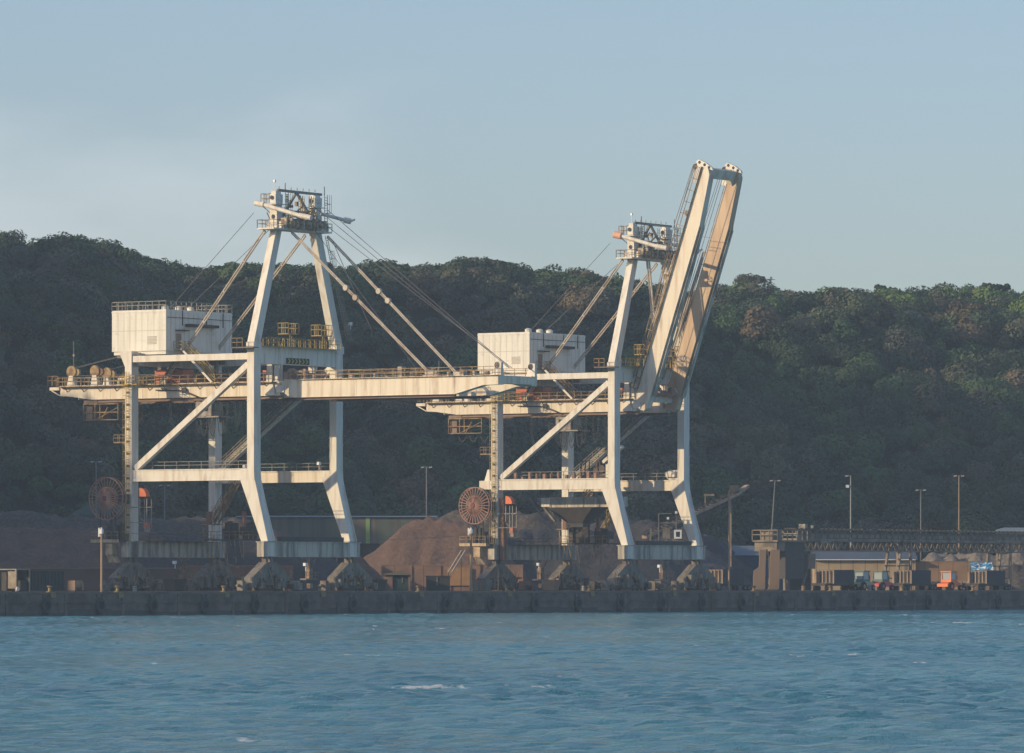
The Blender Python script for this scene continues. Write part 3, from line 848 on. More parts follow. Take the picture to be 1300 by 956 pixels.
    for k in range(1, 9): m.box(hu0 + k * 1.08, hu0 + k * 1.08 + .035, hv0 - .015, hv0 - .002, hz0 + .1, hz1 - .36)
    for k in range(1, 15): m.box(hu1 + .002, hu1 + .015, hv0 + k * 1.08, hv0 + k * 1.08 + .035, hz0 + .1, hz1 - .36)
    m.box(hu0, hu1, hv0 - .02, hv0 - .002, hz0 + 2.9, hz0 + 2.94); m.build('panel_seams', mat('seam grime', (.42, .37, .29), .8), hs)
    m = MB()
    for k in range(6): m.box(hu0 + 6.4, hu0 + 8.0, hv0 - .08, hv0 - .003, hz0 + 1.0 + k * .2, hz0 + 1.1 + k * .2)
    m.build('louvre', mat('pale louvre', (.5, .47, .4), .7), hs)
    m = MB()
    m.box(hu1, hu1 + .12, hv0 + 2.4, hv0 + 3.5, hz0 + .4, hz0 + 2.5); part('door', m, mat('brown door', (.28, .2, .15), .7), hs)
    m = MB(); m.box(hu1 + .02, hu1 + .9, hv0 + 4.5, hv0 + 11.5, hz1 - 2.35, hz1 - 1.95); m.box(hu1 + .02, hu1 + .8, hv0 + 2.2, hv0 + 4.6, hz0 + 2.9, hz0 + 3.05); part('awning', m, DARK, hs)
    m = MB(); m.box(hu1 + .003, hu1 + .06, hv0 + 5.6, hv0 + 9.4, hz0 + .5, hz0 + 3.1); part('shutter', m, HOUSE, hs)
    m = MB()
    for v in (3.8, 9.5, 13.5): m.box(hu1 + .02, hu1 + .12, hv0 + v, hv0 + v + .1, hz1 - 2.2, hz1 - .1)
    m.box(hu1 + .02, hu1 + .1, hv0 + .2, hv1 - .2, hz1 - 1.15, hz1 - 1.07)
    part('conduit', m, DARK, hs)
    m = MB()
    for u, v in ((hu1 - .8, hv0 + .9), (hu1 - .9, hv0 + 4.2), (hu1 - .9, hv0 + 7.0)): m.tube((u, v, hz1), (u, v, hz1 + .45), .55, 12); m.tube((u, v, hz1 + .45), (u, v, hz1 + .62), .62, 12, .2)
    part('roof_vents', m, HOUSE, hs)
    if not boom_up:
        m = MB(); m.rail([(hu0, hv0, hz1), (hu1, hv0, hz1), (hu1, hv1, hz1), (hu0, hv1, hz1)], 1.2, 1.25, r=.05, closed=True)
        part('roof_railing', m, RAILG, hs)
        m = MB(); m.box(hu1 - 2.5, hu1 - .8, hv0 + 8, hv0 + 11.5, hz1, hz1 + .2); m.rail([(hu1 - 2.5, hv0 + 8, hz1), (hu1 - .8, hv0 + 8, hz1), (hu1 - .8, hv0 + 11.5, hz1)], 1.4, .8); m.bar((hu1 - 1, hv0 + 7.6, hz1), (hu1 - 1.5, hv0 + 7.4, hz1 + 2.3), .07)
        part('roof_hatch', m, DARK, hs)
    m = MB(); m.box(hu0 + .5, hu1 - .1, hv0 + .5, hv1 - .5, hz0 - .9, hz0 - .5)
    for v in (hv0 + 1, hv1 - 1.5): m.box(-G - .9, -17.3, v, v + .5, 32.9, 33.6)
    for v in (VN + 6.3, VF + .3):
        m.box(-17.9, -17.5, v, v + .5, 29.9, 33.6); m.box(-26.4, -25.8, v, v + .7, 29.9, 33.6)
    m.bar((-21.5, VN + .6, 30), (-19.0, VN + .6, 33.2), .3)
    part('house_frame', m, GRIME, t)
    # stair from house door to girder deck
    m = MB(); m.box(hu1, hu1 + 1.5, hv0 + 1.8, hv0 + 5.0, hz0 + .1, hz0 + .25)
    m.rail([(hu1, hv0 + 1.8, hz0 + .25), (hu1 + 1.5, hv0 + 1.8, hz0 + .25), (hu1 + 1.5, hv0 + 3.6, hz0 + .25)], 1.1, .8)
    m.stairs((-10.5, hv0 + 3.2, 30.0), (hu1 + 1.3, hv0 + 3.2, hz0 + .3), (0, 1, 0), 1.1)
    part('house_stairway', m, YEL if not boom_up else RAILM, t)
    m = MB(); m.bar((-10.6, hv0 + 2.2, 29.9), (hu1 + 1.0, hv0 + 2.2, hz0 + .4), .22, .3)
    part('stair_stringer', m, WHITE, t)
    # machinery on the girder deck
    m = MB(); m.box(-23.4, -18.3, VN + 1.7, VN + 4.2, 30.0, 31.95)
    for k in range(4): m.box(-23.46, -18.24, VN + 1.65, VN + 4.25, 30.2 + k * .5, 30.28 + k * .5)
    part('red_winch_cover', m, REDM, t)
    m = MB()
    for k in range(9):
        u = -16 + k * 1.55; h = rs.uniform(.5, 1.3); m.box(u, u + rs.uniform(.4, 1.1), VN + 2, VN + 3.2, 29.9, 29.9 + h)
    m.box(-15.5, -2, VN + 1.5, VN + 2.0, 29.9, 30.1)
    for k in range(5): m.tube((-26 + k * 1.0, VN + 2, 29.9), (-26 + k * 1.0, VN + 2, 31.3), .16, 6)
    part('deck_machinery', m, mat('rusty winch gear', (.20, .12, .08), .8, second=(.06, .05, .05), amount=.9), t)
    m = MB(); m.box(-4.6, -4.0, VN + 2.4, VN + 2.9, 30.0, 31.6); m.box(-9.6, -9.2, VN + 1.4, VN + 1.8, 30.0, 31.2)
    part('red_cabinet', m, REDM, t)
    m = MB(); m.box(-30.9, -27.5, VN + 2.6, VN + 4.0, 30.8, 31.0); m.box(-30.9, -30.7, VN + 2.6, VN + 2.8, 29.9, 30.8); m.box(-27.7, -27.5, VN + 2.6, VN + 2.8, 29.9, 30.8)
    part('white_work_table', m, HOUSE, t)
    m = MB(); m.box(-G + .1, -G + 1.3, -.5, 1.9, 29.6, 29.72); m.box(-G - 1.5, -G + .1, -.9, -.05, 29.55, 29.7); m.rail([(-G - 1.5, -.9, 29.7), (-G + 1.3, -.9, 29.7), (-G + 1.3, VN - 1, 29.7)], 1.15, 1.0)
    m.box(-G + .1, -G + 1.2, 1.9, VN - .9, 29.55, 29.66)
    part('access_platform', m, YEL, t)
    m = MB(); m.tube((-G, VN - .25, 29.0), (-16.3, VN - .25, 28.85), .09, 6); m.wheel((-16.6, VN - .3, 28.9), .42, .25, 'y', 12); m.bar((-16.4, VN - .3, 28.7), (-14.2, VN - .3, 27.9), .22)
    part('anchor_link', m, DARK, t)
    # --- mast head
    m = MB()
    m.box(-1.7, 1.2, 3.1, 17.2, 51.35, 51.55); m.box(-1.5, 1.0, 5.2, 16.7, 51.6, 52.5)
    m.box(.2, 1.5, 9, 15, 51.6, 52.6)
    mh = part('mast_platform', m, WHITE, t)
    k = MB(); k.rail([(-1.7, 3.1, 51.55), (1.2, 3.1, 51.55), (1.2, 17.2, 51.55), (-1.7, 17.2, 51.55)], 1.15, 1.2, r=.04, closed=True)
    part('mast_railing', k, RAILM, mh)
    m = MB()
    for v in (7.3, 10.4, 13.0): m.wheel((1.9, v, 52.1), .62, .3, 'y', 14)
    for v in (6.6, 8.6, 11.4, 12.2): m.box(1.2, 2.2, v, v + .35, 51.5, 52.6)
    m.box(-.2, 1.3, 12.4, 15.5, 52.5, 53.0)
    for k in range(8): m.box(.9, 1.9, 5.2 + k * 1.35, 5.5 + k * 1.35, 51.9, 53.0)
    part('mast_sheaves', m, mat('dirty cream machinery', (.45, .36, .24), .7, second=(.12, .08, .06), amount=.9, scale=(1.5, 1.5, 1.5)), mh)
    for v0 in (4.9, 14.4):
        m = MB(); m.box(-.8, .4, v0, v0 + 1.4, 51.6, 54.6); m.prism([(-.8, 54.6), (.4, 54.6), (.15, 56.9), (-.6, 56.9)], 'y', v0 + .1, v0 + 1.3)
        po = part('mast_post', m, WHITE, mh)
        m = MB(); m.box(-.6, .42, v0 - .3, v0 + 1.42, 55.1, 56.4); m.box(-1.0, .7, v0 - .6, v0 + 1.7, 54.9, 55.02); m.wheel((.5, v0 + .5, 55.9), .35, .2, 'x', 10)
        part('sheave_box', m, HOUSE, po)
        m = MB(); m.wheel((-.2, v0 - .42, 55.9), .3, .05, 'y', 12); m.wheel((-.2, v0 - .02, 53.2), .32, .05, 'y', 12)
        part('opening', m, DARK, po)
        m = MB(); m.ladder((.8, v0 + 1.9, 51.6), (.8, v0 + 1.9, 56.8), (0, 1, 0), .7, cage=True, out=(1, 0, 0))
        m.bar((.8, v0 + 1.5, 56.8), (.8, v0 + 1.5, 58.0), .08)
        part('mast_ladder', m, DARK, po)
    m = MB()
    m.bar((0, 5.6, 57.0), (0, 16.2, 56.9), .35); m.bar((0, 10.2, 56.9), (0, 6.2, 52.6), .3); m.bar((0, 10.2, 56.9), (0, 14.6, 52.6), .3)
    m.bar((.0, 6.2, 54.0), (0, 14.4, 53.9), .12); m.bar((-1, 9.5, 53.0), (-1, 13.2, 55.2), .2); m.box(-.9, .2, 9.5, 12.6, 53.4, 54.2)
    for k in range(7): m.bar((0, 6 + k * 1.45, 57.2), (0, 6 + k * 1.45, 57.55), .09)
    part('mast_truss', m, RAILG, mh)
    m = MB()
    for k in range(26):
        v = rs.uniform(6.2, 14.2); u = rs.uniform(-1.4, .8); z = rs.uniform(51.6, 55.2); q3 = rs.random()
        if q3 < .45: m.bar((u, v, z), (u, v + rs.uniform(-1.6, 1.6), z + rs.uniform(.5, 1.8)), .1)
        elif q3 < .8: m.box(u, u + rs.uniform(.2, .7), v, v + rs.uniform(.3, 1.0), z, z + rs.uniform(.2, .7))
        else: m.ladder((u, v, 51.6), (u, v, 56.5), (0, 1, 0), .5)
    m.box(-1.2, .6, 6.6, 14.3, 53.0, 53.08); m.rail([(.6, 6.6, 53.1), (.6, 14.3, 53.1)], 1.1, 1.0)
    part('rope_gear', m, mat('yellowed rusty gear', (.38, .27, .13), .75, second=(.10, .07, .055), amount=.95, scale=(1.3, 1.3, 1.3)), mh)
    m = MB(); m.tube((-2.9, 4.3, 55.2), (-1.4, 4.35, 54.9), .42, 12); m.tube((-1.4, 4.35, 54.9), (4.6, 4.6, 53.2), .3, 12); m.tube((4.6, 4.6, 53.2), (6.6, 4.7, 52.8), .38, 12)
    m.build('maintenance_jib', WHITE, mh); m = MB()
    m.tube((1.5, 14, 54.0), (3.6, 16.8, 53.2), .25, 10); m.tube((3.6, 16.8, 53.2), (4.2, 17.6, 53.0), .42, 10); m.tube((4.2, 17.6, 53.0), (4.4, 18.3, 53.3), .15, 8)
    jb = m.build('maintenance_jib', WHITE, mh)
    if boom_up: 
        jb = mh
        m = MB(); m.tube((-2.8, 4.3, 55.2), (-1.5, 4.35, 54.92), .56, 12); part('jib_end_cap', m, mat('faded pink orange paint', (.7, .36, .22), .6), jb)
    m = MB(); m.box(-2.3, -.85, 4.8, 6.2, 54.9, 55.0); m.rail([(-2.3, 4.8, 55.0), (-.85, 4.8, 55.0), (-.85, 6.2, 55.0), (-2.3, 6.2, 55.0)], 1.5, .7, closed=True)
    m.bar((-2.2, 4.9, 54.9), (-.8, 5.2, 53.6), .12)
    part('lookout_basket', m, RAILM, mh)
    m = MB(); m.tube((-.2, 5.2, 56.9), (-.2, 5.2, 58.2), .05, 6); m.box(-.35, -.05, 5.05, 5.35, 58.1, 58.45)
    part('beacon', m, LAMPW, mh)
    # --- backstays and ropes
    m = MB(); twin(m, (-1.2, 4.2, 51.2), (-21.0, VN + .7, 30.2), .11, .34); m.box(-21.5, -20.5, VN + .45, VN + .95, 29.95, 30.7); part('backstay', m, STAY, t)
    m = MB(); twin(m, (-1.2, 13.9, 51.0), (-22.3, VF + .7, 30.2), .11, .34); m.box(-22.8, -21.8, VF + .45, VF + .95, 29.95, 30.7); part('backstay', m, STAY, t)
    m = MB(); m.tube((-6.8, 9.2, 54.2), (-21, 8, 40.8), .045, 4); m.tube((-3, 12, 54.2), (-21, 12, 40.8), .045, 4); part('luffing_rope', m, ROPE, t)
    # --- boom; built level and pointing at the water, then turned about its hinge if raised
    HU, HZ_ = .9, 28.9
    ang = R(71.0) if boom_up else 0.0
    def turn(p):
        d = p - Vector((HU, 0, HZ_))
        return Vector((HU + d.x * math.cos(ang) - d.z * math.sin(ang), p.y, HZ_ + d.x * math.sin(ang) + d.z * math.cos(ang)))
    BL = 38.9 if boom_up else 37.6
    m = MB()
    zt, zb = 30.05, 27.6
    for v0 in (VN, VF):
        if boom_up: pr_ = [(.15, zt - .1), (.15, 28.0), (.7, zb), (30.6, zb), (36.0, 28.15), (BL - .8, 28.4), (BL, 28.9), (BL, zt), (.6, zt)]
        else: pr_ = [(.45, zt - .2), (.45, 28.6), (1.6, 27.75), (2.6, zb), (30.6, zb), (35.0, 28.7), (BL, 28.75), (BL, zt), (1.2, zt)]
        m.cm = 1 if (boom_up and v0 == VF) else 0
        m.prism(pr_, 'y', v0, v0 + 1.35)
        m.box(.9, BL, v0 - .07, v0 + 1.42, zt, zt + .07); m.box(2.6, 30.4, v0 - .07, v0 + 1.42, zb - .07, zb)
        for k in range(7): m.box(5 + k * 4.2, 5.1 + k * 4.2, v0 - .03, v0 + 1.38, zb + .02, zt)
    m.cm = 0
    m.box(BL - 1.5, BL - .004, VN + 1.3, VF + .05, 28.93, zt - .02)
    for v0, s in ((VN + 1.35, 1), (VF, -1)):   # corner haunches at the tip
        hl = .9 if boom_up else 1.7; m.prism([(BL - 1.5, v0), (BL - 1.5 - hl, v0), (BL - 1.5, v0 + s * hl)], 'z', 29.0, zt - .05)
    m.box(1.4, 2.1, VN + 1.35, VF, 28.6, 29.6)
    m.map(turn)
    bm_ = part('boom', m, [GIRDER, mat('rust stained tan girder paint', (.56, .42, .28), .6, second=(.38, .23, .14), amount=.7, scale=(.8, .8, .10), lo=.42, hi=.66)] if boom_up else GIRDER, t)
    m = MB()
    for v0 in (VN, VF): m.box(2.8, 30.0, v0 + .5, v0 + .85, zb - .35, zb - .08); m.box(2.8, 30, v0 + .25, v0 + 1.1, zb - .42, zb - .35)
    m.map(turn); part('trolley_rail', m, SILL if boom_up else PLATE, bm_)
    m = MB()
    m.box(3, BL, VN - .36, VN - .08, zt - .05, zt)
    m.rail([(3, VN - .5, zt), (BL - .2, VN - .5, zt)], 1.2, 1.9, r=.04); m.rail([(4, VF + 1.5, zt), (BL - .2, VF + 1.5, zt)], 1.25, 1.9)
    m.rail([(4, VN + 1.45, zt), (26, VN + 1.45, zt)], 1.15, 2.5)
    m.map(turn); part('boom_walkway', m, RAILM, bm_)
    m = MB()
    for v0 in (VN + .3, VF + .3):
        m.prism([(BL - 2.7, zt), (BL + .3, zt), (BL + .6, zt + 1.0), (BL - .6, zt + 1.45), (BL - 2.7, zt + 1.1)] if boom_up else [(BL - 1.2, zt), (BL + .3, zt), (BL + .3, zt + 1.8), (BL - .5, zt + 1.9)], 'y', v0, v0 + .5)
    m.map(turn); part('tip_bracket', m, WHITE, bm_)
    if boom_up:     # tip plates with round openings lie beyond the tip
        m = MB()
        for v0 in (VN + .2, VF + .2):
            m.prism([(BL, zt - .1), (BL, zt - 1.9), (BL + .35, zt - 1.6), (BL + .75, zt - .3), (BL + .85, zt + 1.1), (BL + .3, zt + 1.5)], 'y', v0, v0 + .4)
        m.map(turn); part('tip_plate', m, WHITE, bm_)
        m = MB()
        for v0 in (VN + .2, VF + .2):
            for a, b in ((.22, -1.1), (.38, -.2), (.48, .8)): m.wheel((BL + a, v0, zt + b), .24, .06, 'y', 10)
        m.map(turn); part('tip_opening', m, DARK, bm_)
    m = MB()
    for v0 in (VN + .4, VF + .4): m.wheel((BL - .4, v0 + .25, zt + 1.4), .45, .7, 'y', 12)
    m.map(turn); part('tip_sheave', m, DARK, bm_)
    m = MB()
    rs2 = random.Random(seed + 5)
    for k in range(16):
        u = 3.5 + k * 2.1; m.box(u, u + rs2.uniform(.2, .9), VN + .4, VN + 1.0, zt + .07, zt + .07 + rs2.uniform(.2, .75))
    m.box(20.5, 21.2, VN + .1, VN + 1.2, zt, zt + 1.5); m.box(31, 31.6, VN + .2, VN + 1.2, zt, zt + 1.0)
    m.box(4.2, 4.6, VN + .1, VN + .6, zt, zt + 1.5); m.box(25, 27.5, VN + .3, VN + .9, zt, zt + .4)
    m.map(turn); part('boom_fittings', m, mat('worn cream fittings', (.42, .33, .24), .7, second=(.14, .08, .06), amount=.9), bm_)
    if not boom_up:
        m = MB(); twin(m, (1.6, 6.9, 51.0), (25.4, VN + .7, 30.7), .10, .24); m.box(24.9, 26.4, VN + .45, VN + .95, 30.1, 31.0)
        a, b = Vector((1.6, 6.9, 51.0)), Vector((25.4, VN + .7, 30.7))
        for f in (.40, .47): c = a.lerp(b, f); m.tube(c + Vector((0, -.25, 0)), c + Vector((0, .25, 0)), .42, 10)
        part('forestay', m, STAY, t)
        m = MB(); a, b = Vector((1.6, 15.6, 50.8)), Vector((24.5, VF + .7, 30.7)); twin(m, a, b, .10, .24); m.box(24, 25.5, VF + .45, VF + .95, 30.1, 31.0)
        for f in (.40, .47): c = a.lerp(b, f); m.tube(c + Vector((0, -.25, 0)), c + Vector((0, .25, 0)), .42, 10)
        part('forestay', m, STAY, t)
        m = MB()
        for v, w in ((11, 0), (11.5, .8), (15, .3)): m.tube((2.0, v, 55.2 - w * 2), (BL - 1.0, 10 + w, 31.2), .045, 4)
        m.tube((1.5, 12, 52), (20, 12, 31), .035, 4); m.tube((1.5, 16.8, 50.4), (6.5, 19.5, 37.5), .05, 4)
        part('luffing_rope', m, ROPE, t)
    else:
        for v in (7.2, 15.0):
            m = MB(); twin(m, (1.5, v, 51.2), (3.3, v - .4, 36.6), .15, .4); m.tube((3.3, v - .8, 36.3), (3.3, v, 36.3), .6, 12)
            m.map(lambda p: p); part('forestay', m, STAY, t)
            m = MB(); a = turn(Vector((25.4, v - .5, 30.7))); b = turn(Vector((9.5, v - .5, 31.3))); twin(m, a, b, .13, .3); part('lower_forestay', m, STAY, t)
        m = MB()
        for v, z in ((9.3, 56.8), (10.2, 55.6), (11.2, 54.8), (15.8, 55.9)):
            e = turn(Vector((28.8 - (57 - z), v, zt + .8))); m.tube((1.0, v, z), e, .04, 4)
        for v in (VN - .4, VN + .2, VF - .6, VF + .0):
            m.tube(turn(Vector((4.5, v, zt + 1.2))), turn(Vector((29, v, zt + 1.7))), .045, 4); m.tube(turn(Vector((29, v, zt + 1.7))), turn(Vector((BL - .4, v, zt + 1.4))), .045, 4)
        for v in (VN + 3.4, VF - 2.0): m.tube(turn(Vector((4.5, v, zt + .2))), turn(Vector((BL - 1.2, v, zt - .2))), .05, 4)
        part('luffing_rope', m, ROPE, t)
    # hinge frame hanging from the head beam
    m = MB()
    for v in (VN + .1, VN + 1.0, VF + .1, VF + 1.0): m.box(-.95, -.3, v, v + .35, 29.9, 32.3)
    m.prism([(-2.2, 27.9), (-.4, 27.9), (-1.0, 29.9), (-1.0, 32.3), (-1.9, 32.3)], 'y', VN - .28, VN - .05)
    m.box(-.3, 1.0, VN - .18, VN - .06, 28.3, 29.3)
    part('hinge_frame', m, WHITE, t)
    m = MB(); m.box(-.8, .3, VN + 1.4, VF, 29.9, 31.3); m.wheel((.6, VN + 2.4, 31.0), .8, .6, 'y', 14); m.wheel((.6, VN + 5.2, 31.0), .8, .6, 'y', 14); m.wheel((2.4, VF - 1.5, 30.9), .8, .6, 'y', 14)
    part('hinge_machinery', m, mat('pinkish worn machinery', (.40, .26, .20), .7, second=(.08, .06, .05), amount=.9, scale=(1.2, 1.2, 1.2)), t)
    # --- cable reel on the landside near corner
    cu, cvv, cz, rad = -24.6, -1.9, 13.35, (3.05 if not boom_up else 2.85)
    m = MB(); m.ring((cu, cvv - .35, cz), rad, .12, 32, 'y', .12); m.ring((cu, cvv + .35, cz), rad, .12, 32, 'y', .12); m.ring((cu, cvv, cz), rad * .52, .12, 24, 'y', .8)
    rl = part('cable_reel', m, REELM, t)
    m = MB()
    for k in range(30):
        a = 2 * math.pi * k / 30; ca, sa = math.cos(a), math.sin(a)
        m.bar((cu + ca * .4, cvv - .75, cz + sa * .4), (cu + ca * rad * .52, cvv - .42, cz + sa * rad * .52), .14)
        if k % 1 == 0: m.bar((cu + ca * rad * .52, cvv - .38, cz + sa * rad * .52), (cu + ca * rad, cvv - .35, cz + sa * rad), .07 if not boom_up else .12)
    part('spokes', m, REELM, rl)
    m = MB(); m.wheel((cu, cvv - .4, cz), .38, 1.0, 'y', 16); m.ring((cu, cvv - .6, cz), .75, .1, 20, 'y', .1); part('hub', m, mat('dark red hub', (.16, .05, .045), .7), rl)
    m = MB(); m.wheel((cu, cvv + .1, cz), rad * (.24 if not boom_up else .30), .4, 'y', 24) ; part('wound_cable', m, mat('dusty wound cable', (.055, .04, .04), .9), rl)
    m = MB(); m.box(cu - 1.6, cu + 2.6, cvv + .8, cvv + 1.8, cz - .6, cz + .6)
    m.box(-G - 5.8, -G - .2, -1.9, 1.2, 7.1, 7.35)
    for a in ((-G - 4.3, -1.7), (-G - 1.6, -1.7), (-G - 4.3, .9)): m.bar((a[0], a[1], 7.35), (a[0], a[1], 11.8), .14)
    m.bar((-G - 4.3, -1.7, 7.4), (-G - 1.6, -1.7, 11.4), .1); m.bar((-G - 1.6, -1.7, 7.4), (-G - 4.3, -1.7, 11.4), .1)
    for k in range(5): m.box(-G - 4.0 + k * .8, -G - 3.6 + k * .8, -.6, .4, 7.35, 8.2 + rs.random() * 1.8)
    sp_ = part('reel_stand', m, DARK, t)
    m = MB(); m.box(-G - 5.85, -G - .8, -2.02, -1.92, 7.05, 7.5); m.box(-G - 3.3, -G - 2.1, -1.8, -.5, 5.3, 6.9)
    m.hexa([(-G - 2.9, -1.6, 4.2), (-G - 1.2, -1.6, 4.2), (-G - 1.2, -.9, 4.2), (-G - 2.9, -.9, 4.2)], [(-G - 3.2, -1.7, 5.25), (-G - 2.2, -1.7, 5.25), (-G - 2.2, -.7, 5.25), (-G - 3.2, -.7, 5.25)])
    part('platform_edge', m, mat('cream platform edge', (.55, .42, .25), .7, second=(.25, .14, .08), amount=.7), sp_)
    k = MB(); k.rail([(-G - 5.8, -1.9, 7.5), (-G - 1.0, -1.9, 7.5)], 1.1, 1.2); part('stand_railing', k, RAILM, sp_)
    # orange hooded access frame
    m = MB()
    cu2 = -G + 2.1
    pr = [(0, 13.6), (0, 14.8), (.4, 14.8), (.9, 14.5), (1.2, 13.9), (1.2, 13.6)]
    m.prism([(cu2 + a, b) for a, b in pr], 'y', -.9, .0)
    oh = part('orange_hood', m, ORANGE, t)
    m = MB()
    for a in (cu2 + .05, cu2 + 1.3): m.bar((a, -.85, 9.0 if a > cu2 + .5 else 10.8), (a, -.85, 13.3), .12); m.bar((a, .25, 9.0), (a, .25, 13.3), .12)
    m.box(cu2 + .9, cu2 + 1.5, -.9, -.3, 8.5, 9.1); m.box(-G, cu2 + 1.8, -.2, -.1, 12.0, 12.15); m.bar((-G, -.15, 9.9), (cu2 + 1.5, -.15, 9.9), .1)
    m.bar((cu2 + .1, -.85, 10.6), (cu2 + 1.3, -.85, 9.6), .08)
    part('hood_frame', m, RAILG, oh)
    m = MB(); m.box(cu2 + .8, cu2 + 1.4, -.95, -.2, 9.1, 9.8); part('hook_block', m, REDM, oh)
    # floodlights
    for u, v, z in ((-16, L - .4, 18.2), (-3.2, L + .2, 18.5), (.9, L + 2.3, 38.6), (-G + 7.2, .8, 4.2), (2.5, 9.0, 3.9)):
        m = MB(); m.box(u - .22, u + .22, v - .35, v + .1, z - .22, z + .22); m.bar((u, v, z - .2), (u, v, z - .9), .08)
        part('floodlight', m, LAMPW, t)
    # low level machinery deck by the far landside leg, with steep stairs down from the portal
    m = MB(); m.box(-19.2, -11.3, 14.0, 18.5, 7.4, 7.6)
    for k in range(10):
        u = -18.8 + rs.random() * 6.6; v = 14.3 + rs.random() * 3; h = rs.uniform(.8, 3.0)
        m.box(u, u + rs.uniform(.4, 1.5), v, v + rs.uniform(.4, 1.4), 7.6, 7.6 + h)
    m.box(-13.6, -11.2, 15, 17, 8.2, 9.4)
    md = part('machinery_deck', m, DARK, t)
    k = MB(); k.rail([(-19.2, 14, 7.6), (-11.3, 14, 7.6), (-11.3, 18.5, 7.6)], 1.1, 1.1)
    for j in range(9):
        u = -18.6 + j * .8; k.bar((u, 14, 7.4), (u + rs.uniform(-.8, .8), 14.3, 3.2 + rs.uniform(0, 2)), .1)
    k.bar((-18.8, 14, 5), (-13, 14, 3.5), .12)
    part('deck_railing', k, RAILM, md)
    m = MB(); m.stairs((-18.2, 15.5, 9.8), (-14.4, 15.5, 15.6), (0, 1, 0), 1.0); m.stairs((-17.6, 13.6, 10.0), (-13.8, 13.6, 15.4), (0, 1, 0), .9)
    m.box(-19.6, -17.6, 13.4, 16.4, 9.7, 9.82); m.bar((-19.4, 14, 9.8), (-19.4, 14, 6.6), .16)
    part('steep_stairs', m, RAILM, md)
    m = MB(); m.box(-18.7, -18.0, 13.7, 14.3, 9.8, 11.6); m.box(-12.4, -11.9, 13.8, 14.3, 9.4, 11.6); m.box(-15.9, -15.2, 13.8, 14.4, 12.0, 12.7)
    part('red_lockers', m, mat('dull red brown locker', (.22, .11, .08), .8), md)
    m = MB(); m.ladder((-G + .3, L - .3, 6.9), (-G + .3, L - .3, 12.5), (1, 0, 0), 1.3, step=.9); part('leg_ladder', m, RAILG, t)
    # transfer chute machinery hanging under the waterside and landside sills
    for u0, v0 in ((2.3, 10.0), (-G + .3, 11.5)):
        m = MB(); m.box(u0 - .6, u0 + .5, v0 - 1.3, v0 + 1.6, 1.7, 1.9); m.box(u0 - .3, u0 + .4, v0 - .4, v0 + .5, 1.9, 3.6); m.tube((u0, v0, 3.6), (u0, v0, 4.95), .18, 8)
        m.bar((u0 + .4, v0 - 1.2, 4.9), (u0 + .4, v0 + .2, 3.2), .14); m.bar((u0 + .4, v0 + 1.2, 4.9), (u0 + .4, v0 + .2, 3.2), .14); m.box(u0 - .2, u0 + .4, v0 - .2, v0 + .4, .5, 1.2)
        m.rail([(u0 + .5, v0 - 1.3, 1.9), (u0 + .5, v0 + 1.6, 1.9)], .9, .7)
        part('cable_anchor_box', m, mat('tan dusty steel', (.30, .20, .13), .8, second=(.07, .06, .05), amount=.9, scale=(1.4, 1.4, 1.4)), t)
    if boom_up:
        # hopper and shuttle belt hung below the portal
        m = MB(); m.box(-16.6, -3.0, 6.2, 8.4, 13.1, 14.7); m.box(-19, -16.6, 7, 8.2, 13.6, 14.6)
        for k in range(5): m.box(-16 + k * 3, -15.8 + k * 3, 6.12, 6.2, 13.1, 14.7)
        hp = part('shuttle_conveyor', m, SILL, t)
        m = MB(); m.hexa([(-13.2, 7, 10.6), (-10.6, 7, 10.6), (-10.6, 9, 10.6), (-13.2, 9, 10.6)], [(-16.4, 5.6, 13.05), (-7.8, 5.6, 13.05), (-7.8, 10, 13.05), (-16.4, 10, 13.05)])
        m.box(-13.6, -10.4, 7, 9, 10.0, 10.6); part('hopper', m, DARK, hp)
        m = MB(); m.bar((-18.8, 6.4, 14.6), (-15.2, 6.4, 10.9), .35); m.bar((-17.4, 6.4, 14.6), (-14.2, 6.4, 10.9), .35); m.bar((-20.2, 6.4, 14.6), (-17.5, 6.4, 11.6), .25); part('chute_strut', m, GRIME, hp)
        m = MB(); m.box(-17.6, -16.0, 6.0, 6.19, 13.2, 14.6); part('painted_lit_end', m, WHITE, hp)  # white plate paints the sunlit end onto the grey conveyor box
        m = MB(); m.box(-G - 3.5, -G - 1.25, .1, 1.4, 15.9, 17.25); m.hexa([(-G - 2.6, .2, 17.25), (-G - 1.6, .2, 17.25), (-G - 1.6, 1.2, 17.25), (-G - 2.6, 1.2, 17.25)], [(-G - 2.2, .5, 19.0), (-G - 1.9, .5, 19.0), (-G - 1.9, .9, 19.0), (-G - 2.2, .9, 19.0)])
        part('beam_outrigger', m, WHITE, t)
        m = MB()
        for k in range(12): u = -19 + k * 1.35; m.box(u, u + rs.uniform(.15, .5), .5, 1.0, 17.46, 17.46 + rs.uniform(.3, 1.1))
        part('beam_fittings', m, mat('reddish winch parts', (.32, .17, .11), .8, second=(.1, .08, .07), amount=.9), t)
        # junction of belts by the stairway
        m = MB(); m.box(-14.8, -8.2, 13.0, 15.0, 18.0, 18.3)
        for k in range(9): u = -15 + k * .8; m.bar((u, 13.2, 18.2), (u + rs.uniform(-.7, .7), 13.4, 20.6), .14)
        m.box(-12.4, -11.6, 13.0, 13.8, 18.3, 19.3); m.tube((-11, 13.2, 19.2), (-11, 14.6, 19.2), .6, 10); m.box(-9.9, -8.6, 12.8, 13.4, 17.7, 20.2)
        part('belt_junction', m, mat('sooty brown steel', (.12, .08, .06), .85), t)
